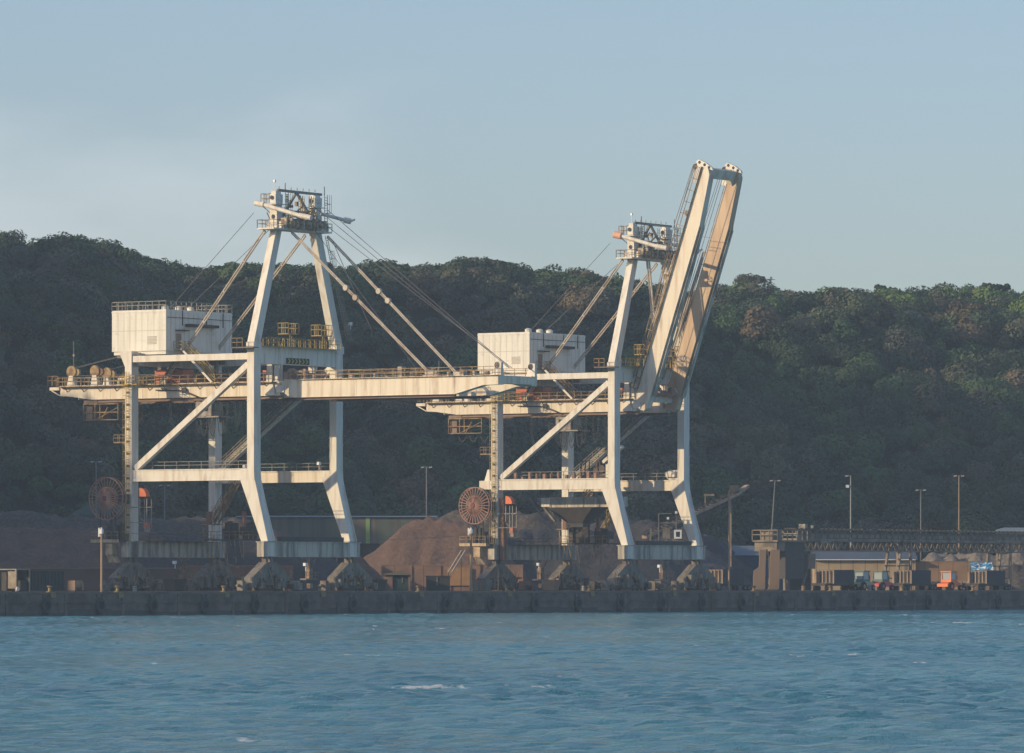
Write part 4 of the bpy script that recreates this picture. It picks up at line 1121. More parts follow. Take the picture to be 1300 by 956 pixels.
        m = MB(); m.box(-9.9, -8.8, 12.7, 12.78, 17.8, 20.0); m.bar((-10.2, 12.7, 20.2), (-6.8, 12.7, 22.6), .9, .5); part('painted_lit_chute', m, WHITE, t)  # white colour stands for sunlight on the brown junction face
        m = MB(); m.stairs((-16, 19.0, 6.8), (-13.0, 19.0, 11.6), (0, 1, 0), 1.0); m.box(-13.2, -11.6, 18, 20, 11.6, 11.75); m.rail([(-13.2, 18, 11.7), (-11.6, 18, 11.7)], 1.1, .8); part('sloping_ladder', m, YEL, t)
        m = MB(); m.box(-G + .2, -G + .9, .4, 1.2, 5, 14.6); part('brown_pipe', m, mat('brown riser pipe', (.24, .13, .08), .8), t)
        m = MB(); m.box(-3.0, -.2, L + .2, L + .32, 17.5, 19.0); m.box(-3.2, -1.6, L - .3, L + .2, 17.9, 18.8); part('gusset', m, WHITE, t)
    return t

crane1 = make_crane(False, 'left cream gantry crane with its boom lowered level out towards the water', (OX, OY, 0), 3)
v2 = 93.3
crane2 = make_crane(True, 'right cream gantry crane with its twin girder boom raised steeply into the sky', W(0, v2, 0), 4)

# ------------------------------------------------------------------ stockpiles
def pile_mat(name, a, b, c):
    return mat(name, a, .95, second=b, amount=.85, scale=(.35, .35, .35), lo=.38, hi=.62, third=c, t_amount=.6, t_scale=(1.6, 1.6, 1.6), t_lo=.5, t_hi=.66, bump=.9, bump_scale=1.3)
P_BROWN = pile_mat('reddish brown ore', (.15, .088, .062), (.095, .058, .044), (.18, .12, .09))
P_DARK = pile_mat('dark ore', (.050, .046, .050), (.032, .031, .036), (.085, .07, .062))
P_GREY = pile_mat('grey brown ore', (.085, .068, .055), (.050, .042, .036), (.16, .13, .10))
P_STONE = pile_mat('pale rubble', (.21, .175, .14), (.13, .11, .09), (.29, .25, .20))
def pile(name, label, peaks, m, slope=.85, res=.8, rough=.25, group='ore stockpiles in the yard', seed=0):
    """peaks: (x, y, height above the yard); a heap is the envelope of cones."""
    P = np.array(peaks, float)
    rad = P[:, 2].max() / slope + 3
    x0, x1 = P[:, 0].min() - rad, P[:, 0].max() + rad; y0, y1 = P[:, 1].min() - rad, P[:, 1].max() + rad
    cx, cy = (x0 + x1) / 2, (y0 + y1) / 2
    xs = np.arange(x0, x1, res); ys = np.arange(y0, y1, res)
    X, Y = np.meshgrid(xs, ys)
    Z = np.full_like(X, -.3)
    for px_, py_, h in P:
        d = np.hypot(X - px_, Y - py_)
        Z = np.maximum(Z, h - slope * (np.sqrt(d * d + .8) - .89))
    up = np.clip(Z / 2, 0, 1)
    Z = Z + up * rough * (2.0 * vnoise(X * 2.4 + 300, Y * .5, 2.2, seed + 23) + 2.2 * vnoise(X + 500, Y, 3.1, seed + 20) + 3.0 * vnoise(X + 500, Y, 8, seed + 21) + 1.2 * vnoise(X + 500, Y, 1.3, seed + 22))
    keep = Z > -.29
    V = np.stack([X - cx, Y - cy, Z], -1).reshape(-1, 3); idx = np.arange(X.size).reshape(X.shape)
    F = np.stack([idx[:-1, :-1], idx[:-1, 1:], idx[1:, 1:], idx[1:, :-1]], -1).reshape(-1, 4)
    kf = keep.ravel()[F].any(1); F = F[kf]
    used_ = np.unique(F); rm = np.full(len(V), -1); rm[used_] = np.arange(len(used_))
    o = fast_mesh(name, V[used_], rm[F], m, smooth=True)
    o.location = (cx, cy, 0)
    tag(o, label, 'stockpile', group)
    return o
def pk(l, Y, jitter=0, seed=0):
    r = random.Random(seed); out = []
    if len(l) > 2 and all(a[0] < b[0] for a, b in zip(l, l[1:])):
        d = []
        for (xa, ya), (xb, yb) in zip(l, l[1:]):
            n = max(1, round((xb - xa) / 7))
            d += [(xa + (xb - xa) * i / n, ya + (yb - ya) * i / n + (r.uniform(.2, 2.2) if i else 0)) for i in range(n)]
        l = d + [l[-1]]
    for px, py in l:
        D = Y if Y > 0 else W(Y, vat(px, Y), 0).y
        p = at(px, py, D + r.uniform(-jitter, jitter)); out.append((p.x, p.y, p.z))
    return out
pile('ore_stockpile', 'long dark stockpile with rippled pale crests behind the left crane legs',
     pk([(-60, 652), (-25, 650), (5, 651), (32, 645), (52, 649), (66, 652), (84, 655), (94, 651), (175, 660), (205, 658), (232, 657), (262, 654), (290, 655), (310, 657)], 1010, 3, 1), P_GREY, .8, seed=1)
pile('ore_stockpile', 'low red brown stockpile in front of the rippled crests at the far left',
     pk([(-60, 668), (-30, 666), (0, 665), (30, 667), (60, 668), (90, 667), (115, 669), (140, 668), (165, 672), (190, 676)], 985, 2, 2), P_BROWN, .75, seed=2)
pile('ore_stockpile', 'flat topped dark stockpile between the legs of the left crane',
     pk([(215, 681), (240, 679), (265, 680), (290, 682), (318, 685), (350, 681)], 975, 2, 3), P_DARK, .8, seed=3)
pile('ore_stockpile', 'small dark hummock in front of the green striped warehouse',
     pk([(346, 672), (356, 674), (372, 682)], 980, 0, 4), P_DARK, .7, seed=4)
pile('ore_stockpile', 'small brown heap left of the gabled brick shelter',
     pk([(447, 707), (455, 706)], 950, 0, 5), P_BROWN, 1.15, res=.5, seed=5)
pile('ore_stockpile', 'tall brown stockpile rising behind the long brick wall',
     pk([(531, 655), (545, 655), (562, 657), (578, 660), (594, 664), (505, 676), (520, 668), (560, 668), (600, 668), (490, 690)], 1012, 2, 6), P_BROWN, .95, seed=6)
pile('ore_stockpile', 'dark knobbly stockpile right of the tall brown one behind the red cable reel',
     pk([(552, 657), (566, 654), (580, 653), (594, 655), (608, 652), (622, 655), (640, 653), (660, 654), (680, 656), (700, 653), (722, 657)], 1034, 3, 7), P_GREY, .85, rough=.5, seed=7)
pile('ore_stockpile', 'lower dark stockpile between the legs of the right crane',
     pk([(640, 678), (665, 675), (690, 674), (715, 676), (740, 675), (765, 677), (790, 680), (815, 688)], 1018, 2, 8), P_DARK, .8, seed=8)
pile('ore_stockpile', 'distant dark stockpile under the inclined conveyor',
     pk([(760, 662), (790, 658), (820, 660), (850, 666), (880, 672), (905, 684)], 1062, 3, 9), P_DARK, .8, seed=9)
pile('ore_stockpile', 'purplish grey heap framed by the waterside legs of the right crane',
     pk([(815, 694), (835, 688), (852, 686), (870, 690), (882, 694)], 1030, 1, 10), pile_mat('purplish grey ore', (.10, .082, .088), (.07, .06, .066), (.14, .12, .12)), .7, seed=10)
pile('rubble_heap', 'pale brown rubble heap under the right half of the conveyor gallery',
     pk([(1186, 703), (1200, 701), (1222, 699), (1245, 701), (1262, 700), (1290, 697), (1320, 696)], 1126, 2, 11), P_STONE, .85, rough=.5, seed=11)
pile('rubble_heap', 'small grey rubble heap at the right edge behind the last trailer',
     pk([(1286, 716), (1300, 712), (1315, 710)], -40, 1, 12), P_GREY, .8, rough=.6, seed=12)

# ------------------------------------------------------------------ buildings and walls in the yard
def wall_frame(px0, px1, Y): a = at(px0, HZ, Y); b = at(px1, HZ, Y); return a.x, b.x
GREENW = mat('faded green and grey sheeting', (.10, .125, .095), .8, second=(.15, .125, .11), amount=.9, scale=(.28, .28, .01), lo=.47, hi=.56,
             third=(.07, .08, .07), t_amount=.6, t_scale=(1.2, 1.2, .02), t_lo=.5, t_hi=.6, wave=('X', .9, (.05, .055, .05), .3, .12))
x0, x1 = wall_frame(300, 552, 1046)
ztp = zat(655.5, 1046); zlo = zat(690, 1046)
sh = thing('warehouse', 'long faded green and grey sheeted warehouse wall behind the left crane', 'warehouse', ((x0 + x1) / 2, 1046, 0), 0)
w = (x1 - x0) / 2
m = MB(); m.box(-w, w, 0, 26, zlo, ztp - .12); m.build('sheet_wall', GREENW, sh)
m = MB(); m.prism([(0 - .5, ztp - .12), (26.5, ztp - .12), (13, ztp + .25)], 'x', -w - .3, w + .3); m.build('roof', mat('grey roof sheeting', (.22, .24, .24), .6), sh)
m = MB(); m.box(-w, w, .4, 25.5, -.1, zlo - .02); m.build('gap_shade_box', DARK, sh)  # dark box painted in for the shaded gap under the sheeting
m = MB(); m.box(w - 11.9, w - 11.2, -.12, -.003, zlo, ztp - .15); m.build('bright_panel', mat('bright green strip', (.22, .36, .12), .6), sh, )
m = MB()
for k in range(9): m.box(-w + 2 + k * 3.8, -w + 2.25 + k * 3.8, -.3, 0, -.1, zlo)
m.build('columns', RAILG, sh)

gb = thing('green_roofed_shed', 'small building with a green gabled roof behind the left cable reel', 'shed', (*at(126, HZ, 1075).xy, 0), 0)
zr, ze = zat(635, 1075), zat(654, 1075)
m = MB(); m.prism([(-5.2, ze), (6.4, ze), (3.4, zr), (-.6, zr)], 'y', -2, 9); m.build('roof', mat('green roof sheet', (.07, .13, .11), .7, second=(.06, .09, .08), amount=.7), gb)
m = MB(); m.box(-4.9, 6.0, -1.6, 8.6, -.1, ze); m.build('wall', mat('shed wall brown grey', (.12, .10, .09), .9), gb)

BRICK = mat('pinkish brown brick wall', (.28, .17, .12), .9, second=(.19, .125, .095), amount=.8, scale=(.35, .35, .35), lo=.42, hi=.6, third=(.40, .20, .10), t_amount=.7, t_scale=(.18, .18, .3), t_lo=.5, t_hi=.6, wave=('X', 4.7, (.10, .07, .055), .8, .03))
def yard_wall(name, label, px0, px1, pytop, Y, m_, th=.6, cat='wall', posts=0):
    a, b = wall_frame(px0, px1, Y); zt = zat(pytop, Y)
    t = thing(name, label, cat, ((a + b) / 2, Y, 0)); w = (b - a) / 2
    m = MB(); m.box(-w, w, 0, th, -.1, zt); m.build('wall_face', m_, t)
    m = MB(); m.box(-w - .03, w + .03, -.06, th + .06, zt, zt + .14); m.build('coping', mat('wall coping', (.25, .18, .14), .9), t)
    if posts:
        n = int(2 * w / posts)
        for k in range(n + 1):
            m = MB(); m.box(-w + k * posts, -w + k * posts + .3, -.15, -.003, -.1, zt - .02); m.build('pier', m_, t)
    return t, w, zt
yard_wall('brick_wall', 'long pinkish brown brick wall in front of the tall brown stockpile', 484, 664, 718, 985, BRICK, posts=4.7)
yard_wall('brick_wall', 'low brown wall seen between the legs of the left crane', 236, 372, 719, 935, mat('low dusty wall', (.25, .13, .085), .9, second=(.12, .08, .065), amount=.8, scale=(.3, .3, .3)), posts=6)
yard_wall('retaining_wall', 'dark brown retaining wall behind the skip at the far left', -30, 236, 722, 945, mat('dark ore wall', (.16, .10, .08), .95, second=(.095, .066, .056), amount=.8, scale=(.2, .2, .2)))
m_p = mat('ochre patch', (.42, .24, .11), .85, second=(.3, .17, .09), amount=.8, scale=(.6, .6, .6))
p0 = at(583, 740, 984.7); pa = MB(); pa.box(-2.0, 2.0, 0, .08, .9, 3.8)
bd = thing('timber_hoarding', 'bright ochre board leaning flat on the brick wall left of the tall post', 'board', (p0.x, 984.7, 0)); pa.build('panel', m_p, bd); m = MB(); m.box(-1.9, -1.7, -.02, .07, 0, .9); m.box(1.7, 1.9, -.02, .07, 0, .9); m.build('feet', DARK, bd)
# gabled brick shelter
p0 = at(507, 750, 972); sh = thing('gabled_shelter', 'small brick shelter with a gabled roof and dark green doorway', 'shelter', (p0.x, 972, 0))
m = MB(); m.box(-2.6, -1.1, 0, 3, 0, 2.6); m.box(1.45, 1.75, 0, 3, 0, 2.6); m.box(-2.6, 1.75, 2.7, 3, 0, 2.6); m.build('wall', BRICK, sh)
m = MB(); m.prism([(-3.0, 2.6), (2.2, 2.6), (.3, 3.35)], 'y', -.4, 3.3); m.build('roof', mat('mossy roof', (.16, .14, .11), .9), sh)
m = MB(); m.box(-1.08, 1.43, .3, .4, 0, 2.58); m.build('door', mat('dark green door', (.02, .05, .048), .7), sh)
m = MB(); m.box(.4, .55, .18, .29, 1.3, 2.2); m.build('notice', RAILG, sh)
p0 = at(556, 750, 976); sh = thing('dark_hut', 'low dark hut with a pale centre post against the brick wall', 'hut', (p0.x, 976, 0))
m = MB(); m.box(-1.9, 1.9, 0, 4, 0, 2.35); m.build('wall', mat('dark hut sheet', (.035, .04, .045), .85), sh)
m = MB(); m.box(-2.1, 2.1, -.2, 4.2, 2.35, 2.5); m.build('roof', DARK, sh)
m = MB(); m.box(-.22, -.05, -.12, -.003, .9, 2.3); m.build('post', RAILG, sh)
# leaning ladder ramp
m = MB(); a = at(569, 727, 981); b = at(586, 699, 983.6)
ld = thing('sloping_gangway', 'pale sloping gangway climbing over the brick wall', 'gangway', (a.x, a.y, 0)); b = b - Vector((a.x, a.y, 0)); a = Vector((0, 0, a.z))
m.bar(a, b, .12, .25); m.build('stringer', STAY, ld); m = MB(); m.bar(a + Vector((.6, 0, 0)), b + Vector((.6, 0, .0)), .12, .25); m.build('stringer', STAY, ld)
m = MB(); m.bar((.1, 0, 0), a, .15); m.bar((b.x - .1, b.y + .2, 0), b, .15); m.build('legs', DARK, ld)
# skip frame and ribbed container at far left
v = vat(42, -4)
sk = thing('ribbed_container', 'dark ribbed container at the far left of the quay', 'container', W(-4, vat(48, -4), 0), RZ)
m = MB(); m.box(-1.4, 1.4, -4.0, 4.0, .25, 2.9); m.build('box', mat('dark blue green container', (.035, .042, .045), .8), sk)
for k in range(11):
    m = MB(); m.box(1.4, 1.5, -3.9 + k * .74, -3.75 + k * .74, .3, 2.85); m.build('rib', DARK, sk)
m = MB(); m.box(-1.45, 1.45, -4.05, 4.05, 2.9, 3.0); m.box(-1.45, 1.55, -4.05, 4.05, .08, .25); m.build('frame_edge', mat('brown frame edge', (.12, .08, .06), .8), sk)
fr = thing('lift_frame', 'pale open steel frame standing left of the ribbed container', 'frame', W(-4, vat(17, -4), 0), RZ)
CRF = mat('cream painted frame', (.30, .26, .19), .7, second=(.2, .14, .1), amount=.8)
m = MB()
for a in (-1.6, 1.4):
    for b in (-1.4, 1.4): m.box(a, a + .22, b, b + .22, 0, 3.0)
m.box(-1.6, 1.62, -1.4, 1.62, 3.0, 3.15); m.build('frame', CRF, fr)
m = MB(); m.box(.1, 1.3, -1.3, -1.2, .5, 2.8); m.build('cream_panel', CRF, fr)
m = MB(); m.box(-1.3, 1.3, .2, 1.3, .3, 1.6); m.box(-1.4, -.3, -1.1, 1.2, .2, 2.7); m.build('machinery', DARK, fr)
m = MB(); m.tube((1.62, -1.2, .45), (1.75, -1.2, .45), .3, 12); m.build('lamp', LAMPW, fr)

# ------------------------------------------------------------------ posts and lamp masts
def post(px, pytop, u, name, label, m_, r=.14, top=True, cat='post', grp='posts along the quay'):
    v = vat(px, u); c = W(u, v, 0); h = zat(pytop, c.y)
    t = thing(name, label, cat, c, RZ, grp)
    m = MB(); m.tube((0, 0, 0), (0, 0, h - .6 if top else h), r, 8, r * .85); m.build('pole', m_, t)
    if top:
        m = MB(); m.tube((0, 0, h - .6), (0, 0, h), r * 1.5, 8); m.tube((0, 0, h), (0, 0, h + .25), r * .6, 6); m.tube((-.4, 0, h - 1.0), (-.4, 0, h + .2), r * .8, 6); m.bar((-.4, 0, h - .9), (0, 0, h - .9), .08)
        m.build('insulator', LAMPW, t)
POSTM = mat('tan weathered post', (.40, .27, .16), .8, second=(.25, .16, .10), amount=.8, scale=(1, 1, .3))
post(129, 672, 4.4, 'quay_post', 'tall tan post with pale insulators in front of the left cable reel', POSTM, .17)
post(598, 672, 4.4, 'quay_post', 'tall brown post in front of the right cable reel platform', POSTM, .2)
post(925.5, 622, 3.6, 'quay_post', 'very tall brown post right of the right crane', POSTM, .16, top=False)
post(632.5, 722, -12, 'short_post', 'short brown post under the right crane landside sill', POSTM, .12, top=False)
m = MB()
a, b = W(4.4, vat(129, 4.4), 8.3), W(4.4, vat(598, 4.4), 8.3)
cb = thing('overhead_cable', 'thin dark cable strung along the quay from the left tan post to the brown post', 'cable', a)
pts = [a.lerp(b, i / 24) - a - Vector((0, 0, 1.2 * math.sin(math.pi * i / 24))) for i in range(25)]
for p_, q_ in zip(pts, pts[1:]): m.bar(p_, q_, .05)
m.build('wire', ROPE, cb)

def lamp_mast(px, pytop, Y, label, twinarm=True, m_=RAILG, r=.16, lean=0):
    p = at(px, pytop, Y); t = thing('lamp_mast', label, 'lamp mast', (p.x, p.y, 0), 0, 'lamp masts in the yard')
    m = MB(); m.tube((lean, 0, 0), (0, 0, p.z), r, 8, r * .6); m.build('pole', m_, t)
    m = MB(); m.bar((-.9, 0, p.z), (.9 if twinarm else .1, 0, p.z), .09); m.build('arm', m_, t)
    for s in ((-1, 1) if twinarm else (-1,)):
        m = MB(); m.hexa([(s * .7 - .3, -.2, p.z - .2), (s * .7 + .3, -.2, p.z - .1), (s * .7 + .3, .2, p.z - .1), (s * .7 - .3, .2, p.z - .2)], [(s * .7 - .25, -.15, p.z + .05), (s * .7 + .25, -.15, p.z + .1), (s * .7 + .25, .15, p.z + .1), (s * .7 - .25, .15, p.z + .05)])
        m.build('lamp_head', mat('lamp head grey', (.35, .35, .34), .5), t)
    return t
LM = mat('dull grey mast', (.20, .20, .19), .7)
lamp_mast(541.5, 593, 1060, 'grey twin armed lamp mast behind the green striped warehouse end', m_=LM)
lamp_mast(122, 586, 1060, 'grey twin armed lamp mast above the green gabled roof', m_=LM)
t = lamp_mast(1080, 604, 1115, 'pale lamp mast with a bright white head above the conveyor gallery', False, mat('pale mast', (.34, .34, .32), .7))
m = MB(); m.box(-.9, -.3, -.25, -.2, 18.9, 19.4); m.build('white_lamp', LAMPW, t)
lamp_mast(1169, 622, 1128, 'thin grey lamp mast left of the brown one above the gallery', m_=LM)
lamp_mast(1217.5, 604, 1134, 'brown twin armed lamp mast above the right part of the gallery', m_=mat('brown mast', (.30, .21, .13), .8), r=.2)
lamp_mast(984, 610, 1090, 'slightly leaning thin lamp mast above the transfer tower', m_=LM, lean=-1.3)
lamp_mast(209, 616, 1070, 'faint grey lamp mast seen between the landside legs of the left crane', m_=LM)

# ------------------------------------------------------------------ conveyor gallery on the right
GV0 = vat(1003, -34)
gz = W(-34, GV0, 0).y
GAL = mat('grey brown gallery steel', (.27, .22, .165), .85, second=(.09, .08, .07), amount=.8, scale=(.5, .5, .5))
GALD = mat('dark gallery trough', (.15, .125, .095), .85, second=(.12, .10, .08), amount=.6, scale=(.5, .5, .5))
gt = thing('conveyor_gallery', 'long raised conveyor gallery on truss girders crossing the right side', 'conveyor', W(-34, GV0, 0), RZ)
z_top, z_mid, z_bot, z_tr = zat(672.5, gz), zat(684, gz), zat(687, gz), zat(699.5, gz)
LEN = 90
m = MB(); m.box(-1.3, 1.3, 0, LEN, z_mid + .5, z_mid + 1.0); m.box(-1.5, -1.2, 0, LEN, z_mid + 1, z_top - .3); m.box(1.2, 1.5, 0, LEN, z_mid + .2, z_mid + .75); m.box(-1.6, 1.6, 0, LEN, z_bot, z_mid + .1); m.build('belt_deck', GAL, gt)
m = MB(); m.rail([(1.6, 0, z_mid + .1), (1.6, LEN, z_mid + .1)], z_top - z_mid - .1, 2.0, r=.06)
for k in range(45): m.box(1.0, 1.25, k * 2, k * 2 + .9, z_mid + 1.0, z_top - .2)
m.build('gallery_railing', GALD, gt)
m = MB(); m.box(-1.2, 1.2, .2, LEN, z_top, z_top + .12)
for k in range(60): m.box(-1.2, 1.25, k * 1.5, k * 1.5 + .5, z_top + .12, z_top + .3)
m.build('belt_rollers', DARK, gt)
m = MB()
for s in (-1.3, 1.3):
    m.box(s - .12, s + .12, 0, LEN, z_tr, z_tr + .2)
    for k in range(45):
        a = k * 2.0; m.bar((s, a, z_tr + .1), (s, a + 1.0, z_bot), .13); m.bar((s, a + 1.0, z_bot), (s, a + 2.0, z_tr + .1), .13)
m.build('truss', GAL, gt)
for v_ in (vat(1141, -34) - GV0, vat(1268, -34) - GV0, vat(1398, -34) - GV0):
    m = MB()
    for s in (-1.3, 1.3):
        m.bar((s, v_ - 3.4, -.1), (s, v_ - 1.6, z_tr), .4); m.bar((s, v_ + 1.9, -.1), (s, v_ + 1.9, z_bot), .42)
        for z in (2.2, 4.4): m.bar((s, v_ - 2.9, z), (s, v_ + 1.9, z), .22)
        m.bar((s, v_ - 3.6, z_bot - .1), (s, v_ - 1.6, z_tr - .2), .35); m.bar((s, v_ + .2, z_bot), (s, v_ - 1.6, z_tr), .3)
    m.build('trestle', GAL, gt)
m = MB(); m.box(-.4, .9, 3.5, 4.3, z_mid + .8, z_top + 1.0); m.tube((.4, 6.8, z_mid), (.4, 6.8, z_top + .8), .3, 8); m.box(.8, 1.5, 8, 11, z_bot - .3, z_bot + .5); m.build('drive_unit', mat('pale drive unit', (.35, .33, .29), .7, second=(.1, .09, .08), amount=.9), gt)
# transfer tower
TW = mat('dark transfer tower sheet', (.075, .068, .065), .85, second=(.045, .042, .042), amount=.8, scale=(.3, .3, .3))
CHT = mat('dusty tan chute plate', (.27, .19, .13), .85, second=(.20, .15, .11), amount=.8, scale=(.5, .5, .25))
tv = vat(1006, -27); tw_ = thing('transfer_tower', 'dark transfer tower at the left end of the conveyor gallery', 'tower', W(-27, tv, 0), RZ)
yy = W(-27, tv, 0).y; Z_ = lambda py: zat(py, yy)
m = MB(); m.box(-3.2, .2, -2.6, 3.6, Z_(735), Z_(688)); m.build('housing', TW, tw_)
m = MB(); m.box(-4.4, .6, -5.8, 3.9, Z_(688), Z_(686)); m.box(-4.2, .2, -5.4, -2.7, Z_(700), Z_(688)); m.build('head_platform', GAL, tw_)
m = MB(); m.rail([(.6, -5.8, Z_(686)), (.6, 3.9, Z_(686))], 1.7, 1.5, r=.07); m.rail([(-4.4, -5.8, Z_(686)), (.6, -5.8, Z_(686))], 1.7, 1.5, r=.07); m.box(-3, -.6, -5.2, -2.2, Z_(686), Z_(673)); m.build('head_gear', GAL, tw_)
m = MB()
for a, b in ((-3, -2.5), (0, -2.5), (-3, 3.4), (0, 3.4)): m.box(a - .2, a + .2, b - .2, b + .2, -.1, Z_(735))
m.bar((0.1, 3.4, 1), (0.1, 6.0, Z_(700)), .25); m.build('tower_legs', GAL, tw_)
m = MB(); m.box(-1.5, .1, 5.0, 7.4, Z_(722), Z_(703)); m.build('side_bin', CHT, tw_)
# two tall curved chutes
for px, lb, flare in ((967, 'left tall tan chute of the pair, with a bulging foot, beside the transfer tower', 1), (983, 'right tall tan chute of the pair, straight sided, beside the transfer tower', 0)):
    u_ = -19; v_ = vat(px, u_); c = W(u_, v_, 0); ct = thing('curved_chute', lb, 'chute', (c.x, c.y, 0), 0, 'twin tan chutes at the transfer tower')
    zt_ = zat(698, c.y); z2 = zat(722, c.y)
    if flare: pr = [(-1.4, 0), (.3, 0), (.55, .5), (.6, 3.8), (.75, zt_), (-.35, zt_), (-.45, z2 + .3), (-1.3, z2 - .35), (-1.4, 2.2)]
    else: pr = [(-1.25, 0), (.6, 0), (.8, .5), (.9, zt_), (-.6, zt_), (-.75, 3), (-.8, .9)]
    m = MB(); m.prism(pr, 'y', -.6, .9); m.build('chute_plate', CHT, ct)
    m = MB(); m.box(pr[0][0] - .15, pr[1][0] + .2, -.7, 1.0, .0, .25); m.build('foot', TW, ct)
    m = MB(); m.box(pr[4][0] if flare else .92, (pr[4][0] if flare else .92) + .22, -.3, 1.3, zt_ - 1.6, zt_ + .1); m.build('side_plate', TW, ct)

# inclined conveyor behind the right crane
ic = thing('inclined_conveyor', 'brown conveyor boom rising to the right behind the right crane', 'conveyor', (*at(818, HZ, 1040).xy, 0))
a = at(818, 682, 1040) - Vector((ic.location.x, ic.location.y, 0)); b = at(935, 627, 1052) - Vector((ic.location.x, ic.location.y, 0)); e = at(949, 617, 1054) - Vector((ic.location.x, ic.location.y, 0))
ICM = mat('dusty brown conveyor steel', (.40, .29, .21), .8, second=(.14, .10, .08), amount=.8, scale=(.5, .5, .5))
m = MB(); m.bar(a, b, 1.4, .5); m.bar(b, e, 1.0, .5); m.build('belt_frame', ICM, ic)
m = MB(); dn = Vector((0, 0, -1.0)); m.bar(a + dn, b + dn, .16)
for k in range(22): m.bar(a.lerp(b, k / 22) + dn, a.lerp(b, (k + .5) / 22), .12); m.bar(a.lerp(b, (k + .5) / 22), a.lerp(b, (k + 1) / 22) + dn, .12)
m.build('lattice', mat('dark lattice steel', (.11, .085, .07), .85), ic)
m = MB()
for k in range(26):
    c = a.lerp(b, k / 25); m.box(c.x - .2, c.x + .3, c.y - .6, c.y + .6, c.z + .35, c.z + .62 + .3 * (k % 3 == 0))
m.bar(a + Vector((0, 0, .9)), b + Vector((0, 0, .9)), .1); m.box(b.x - 1.2, b.x + .4, b.y - .8, b.y + .8, b.z + .2, b.z + 1.5); m.build('rollers', DARK, ic)
m = MB(); c = a.lerp(b, .93); m.bar((c.x, c.y, -.1), c, .45); c = a.lerp(b, .2); m.bar((c.x, c.y, -.1), c, .5); m.bar((c.x + 3, c.y, -.1), c, .35); m.build('supports', ICM, ic)
m = MB(); c = a.lerp(b, .72); m.bar(c + Vector((-1.2, 0, 1.9)), c + Vector((.6, 0, 1.9)), .2, .3); m.bar(c + Vector((-1, 0, .2)), c + Vector((-1, 0, 1.9)), .15); m.build('side_arm', ICM, ic)
cp = at(856, 656, 990); cb = thing('conveyor_cabin', 'small white lit frame cabin under the inclined conveyor', 'cabin', (*at(861, HZ, 1024).xy, 0))
zc = zat(684, 1024)
m = MB(); m.box(-.7, -.4, -1, 1, zc, zc + 1.5); m.box(.3, .55, -1, 1, zc, zc + 1.5); m.box(-.4, .3, -1, 1, zc, zc + .3); m.box(-.4, .3, -1, 1, zc + 1.2, zc + 1.5); m.build('frame', LAMPW, cb)
m = MB(); m.box(-.39, .29, -.2, 1, zc + .31, zc + 1.19); m.build('window', GLASS, cb)
m = MB(); m.bar((-3.4, 0, -.1), (-1.3, 0, zc + 2), .25); m.bar((-5.2, 0, -.1), (-4.6, 0, zc + 1.8), .3); m.box(-2.6, -1.4, -.5, .5, zc, zc + 1.8); m.box(-1, .9, -.6, .6, -.1, zc); m.build('stand', GRIME, cb)
lg = thing('floodlight_gantry', 'small pale floodlight gantry between the waterside legs of the right crane', 'floodlight', (*at(848, HZ, 1040).xy, 0)); zf = zat(652, 1040)
m = MB(); m.bar((-1.6, 0, -.1), (-1.6, 0, zf), .14); m.bar((1.4, 0, -.1), (1.4, 0, zf), .14); m.bar((-1.6, 0, zf - 1.6), (1.4, 0, zf - 1.6), .12); m.bar((-1.6, 0, zf), (.6, 0, zf), .12); m.build('mast', RAILG, lg)
m = MB(); m.box(-.2, .2, -.2, .2, zf - 1.0, zf - .6); m.build('lamp_head', LAMPW, lg); m = MB(); m.box(1.2, 1.6, -.2, .2, zf, zf + .4); m.build('lamp_head', LAMPW, lg)

# sheds at the right
a, b = wall_frame(872, 1003, 1062); zt = zat(704, 1062)
bs = thing('blue_shed', 'long low blue walled shed left of the transfer tower', 'shed', ((a + b) / 2, 1062, 0)); w = (b - a) / 2
m = MB(); m.box(-w, w, 0, 14, 0, zt - .15); m.build('wall', mat('blue wall sheeting', (.045, .085, .16), .8, second=(.04, .06, .10), amount=.8, scale=(.3, .3, .5)), bs)
m = MB(); m.prism([(-.5, zt - .15), (14.5, zt - .15), (7, zt + 1.6)], 'x', -w - .4, w + .4); m.build('roof', mat('pale blue grey roof', (.12, .15, .18), .6), bs)
a, b = wall_frame(1034, 1162, 1100); zt = zat(711, 1100)
cs = thing('cream_walled_shed', 'long shed with blue grey roof and sunlit cream wall panels under the gallery', 'shed', ((a + b) / 2, 1100, 0)); w = (b - a) / 2
m = MB(); m.box(-w, w, 0, 14, 0, zt); m.build('wall', mat('cream wall panels', (.50, .39, .23), .8, second=(.38, .25, .14), amount=.8, scale=(.16, .16, .2), lo=.4, hi=.6, wave=('X', 2.2, (.10, .08, .06), .8, .05)), cs)
m = MB(); m.prism([(-.6, zt), (14.6, zt), (14.6, zt + .2), (7, zt + 1.7), (-.6, zt + .15)], 'x', -w - .4, w + .4); m.build('roof', mat('blue grey roof sheeting', (.10, .12, .15), .7, second=(.07, .09, .11), amount=.7, scale=(.4, .1, .4)), cs)
m = MB(); m.box(-w, w, -.75, -.63, zt - .02, zt + .14); m.build('gutter', LAMPW, cs)
yard_wall('low_wall', 'low tan wall with pale coping in front of the rubble heap', 1163, 1256, 713.5, 1101, mat('orange tan wall', (.34, .21, .12), .9, second=(.24, .15, .09), amount=.8, scale=(.3, .3, .3), wave=('X', 2.6, (.10, .08, .06), .8, .04)))
pb_ = thing('curved_roof_shelter', 'pale blue curved roof just above the gallery at the right edge', 'shelter', (*at(1287, HZ, 1140).xy, 0)); zt = zat(670, 1140)
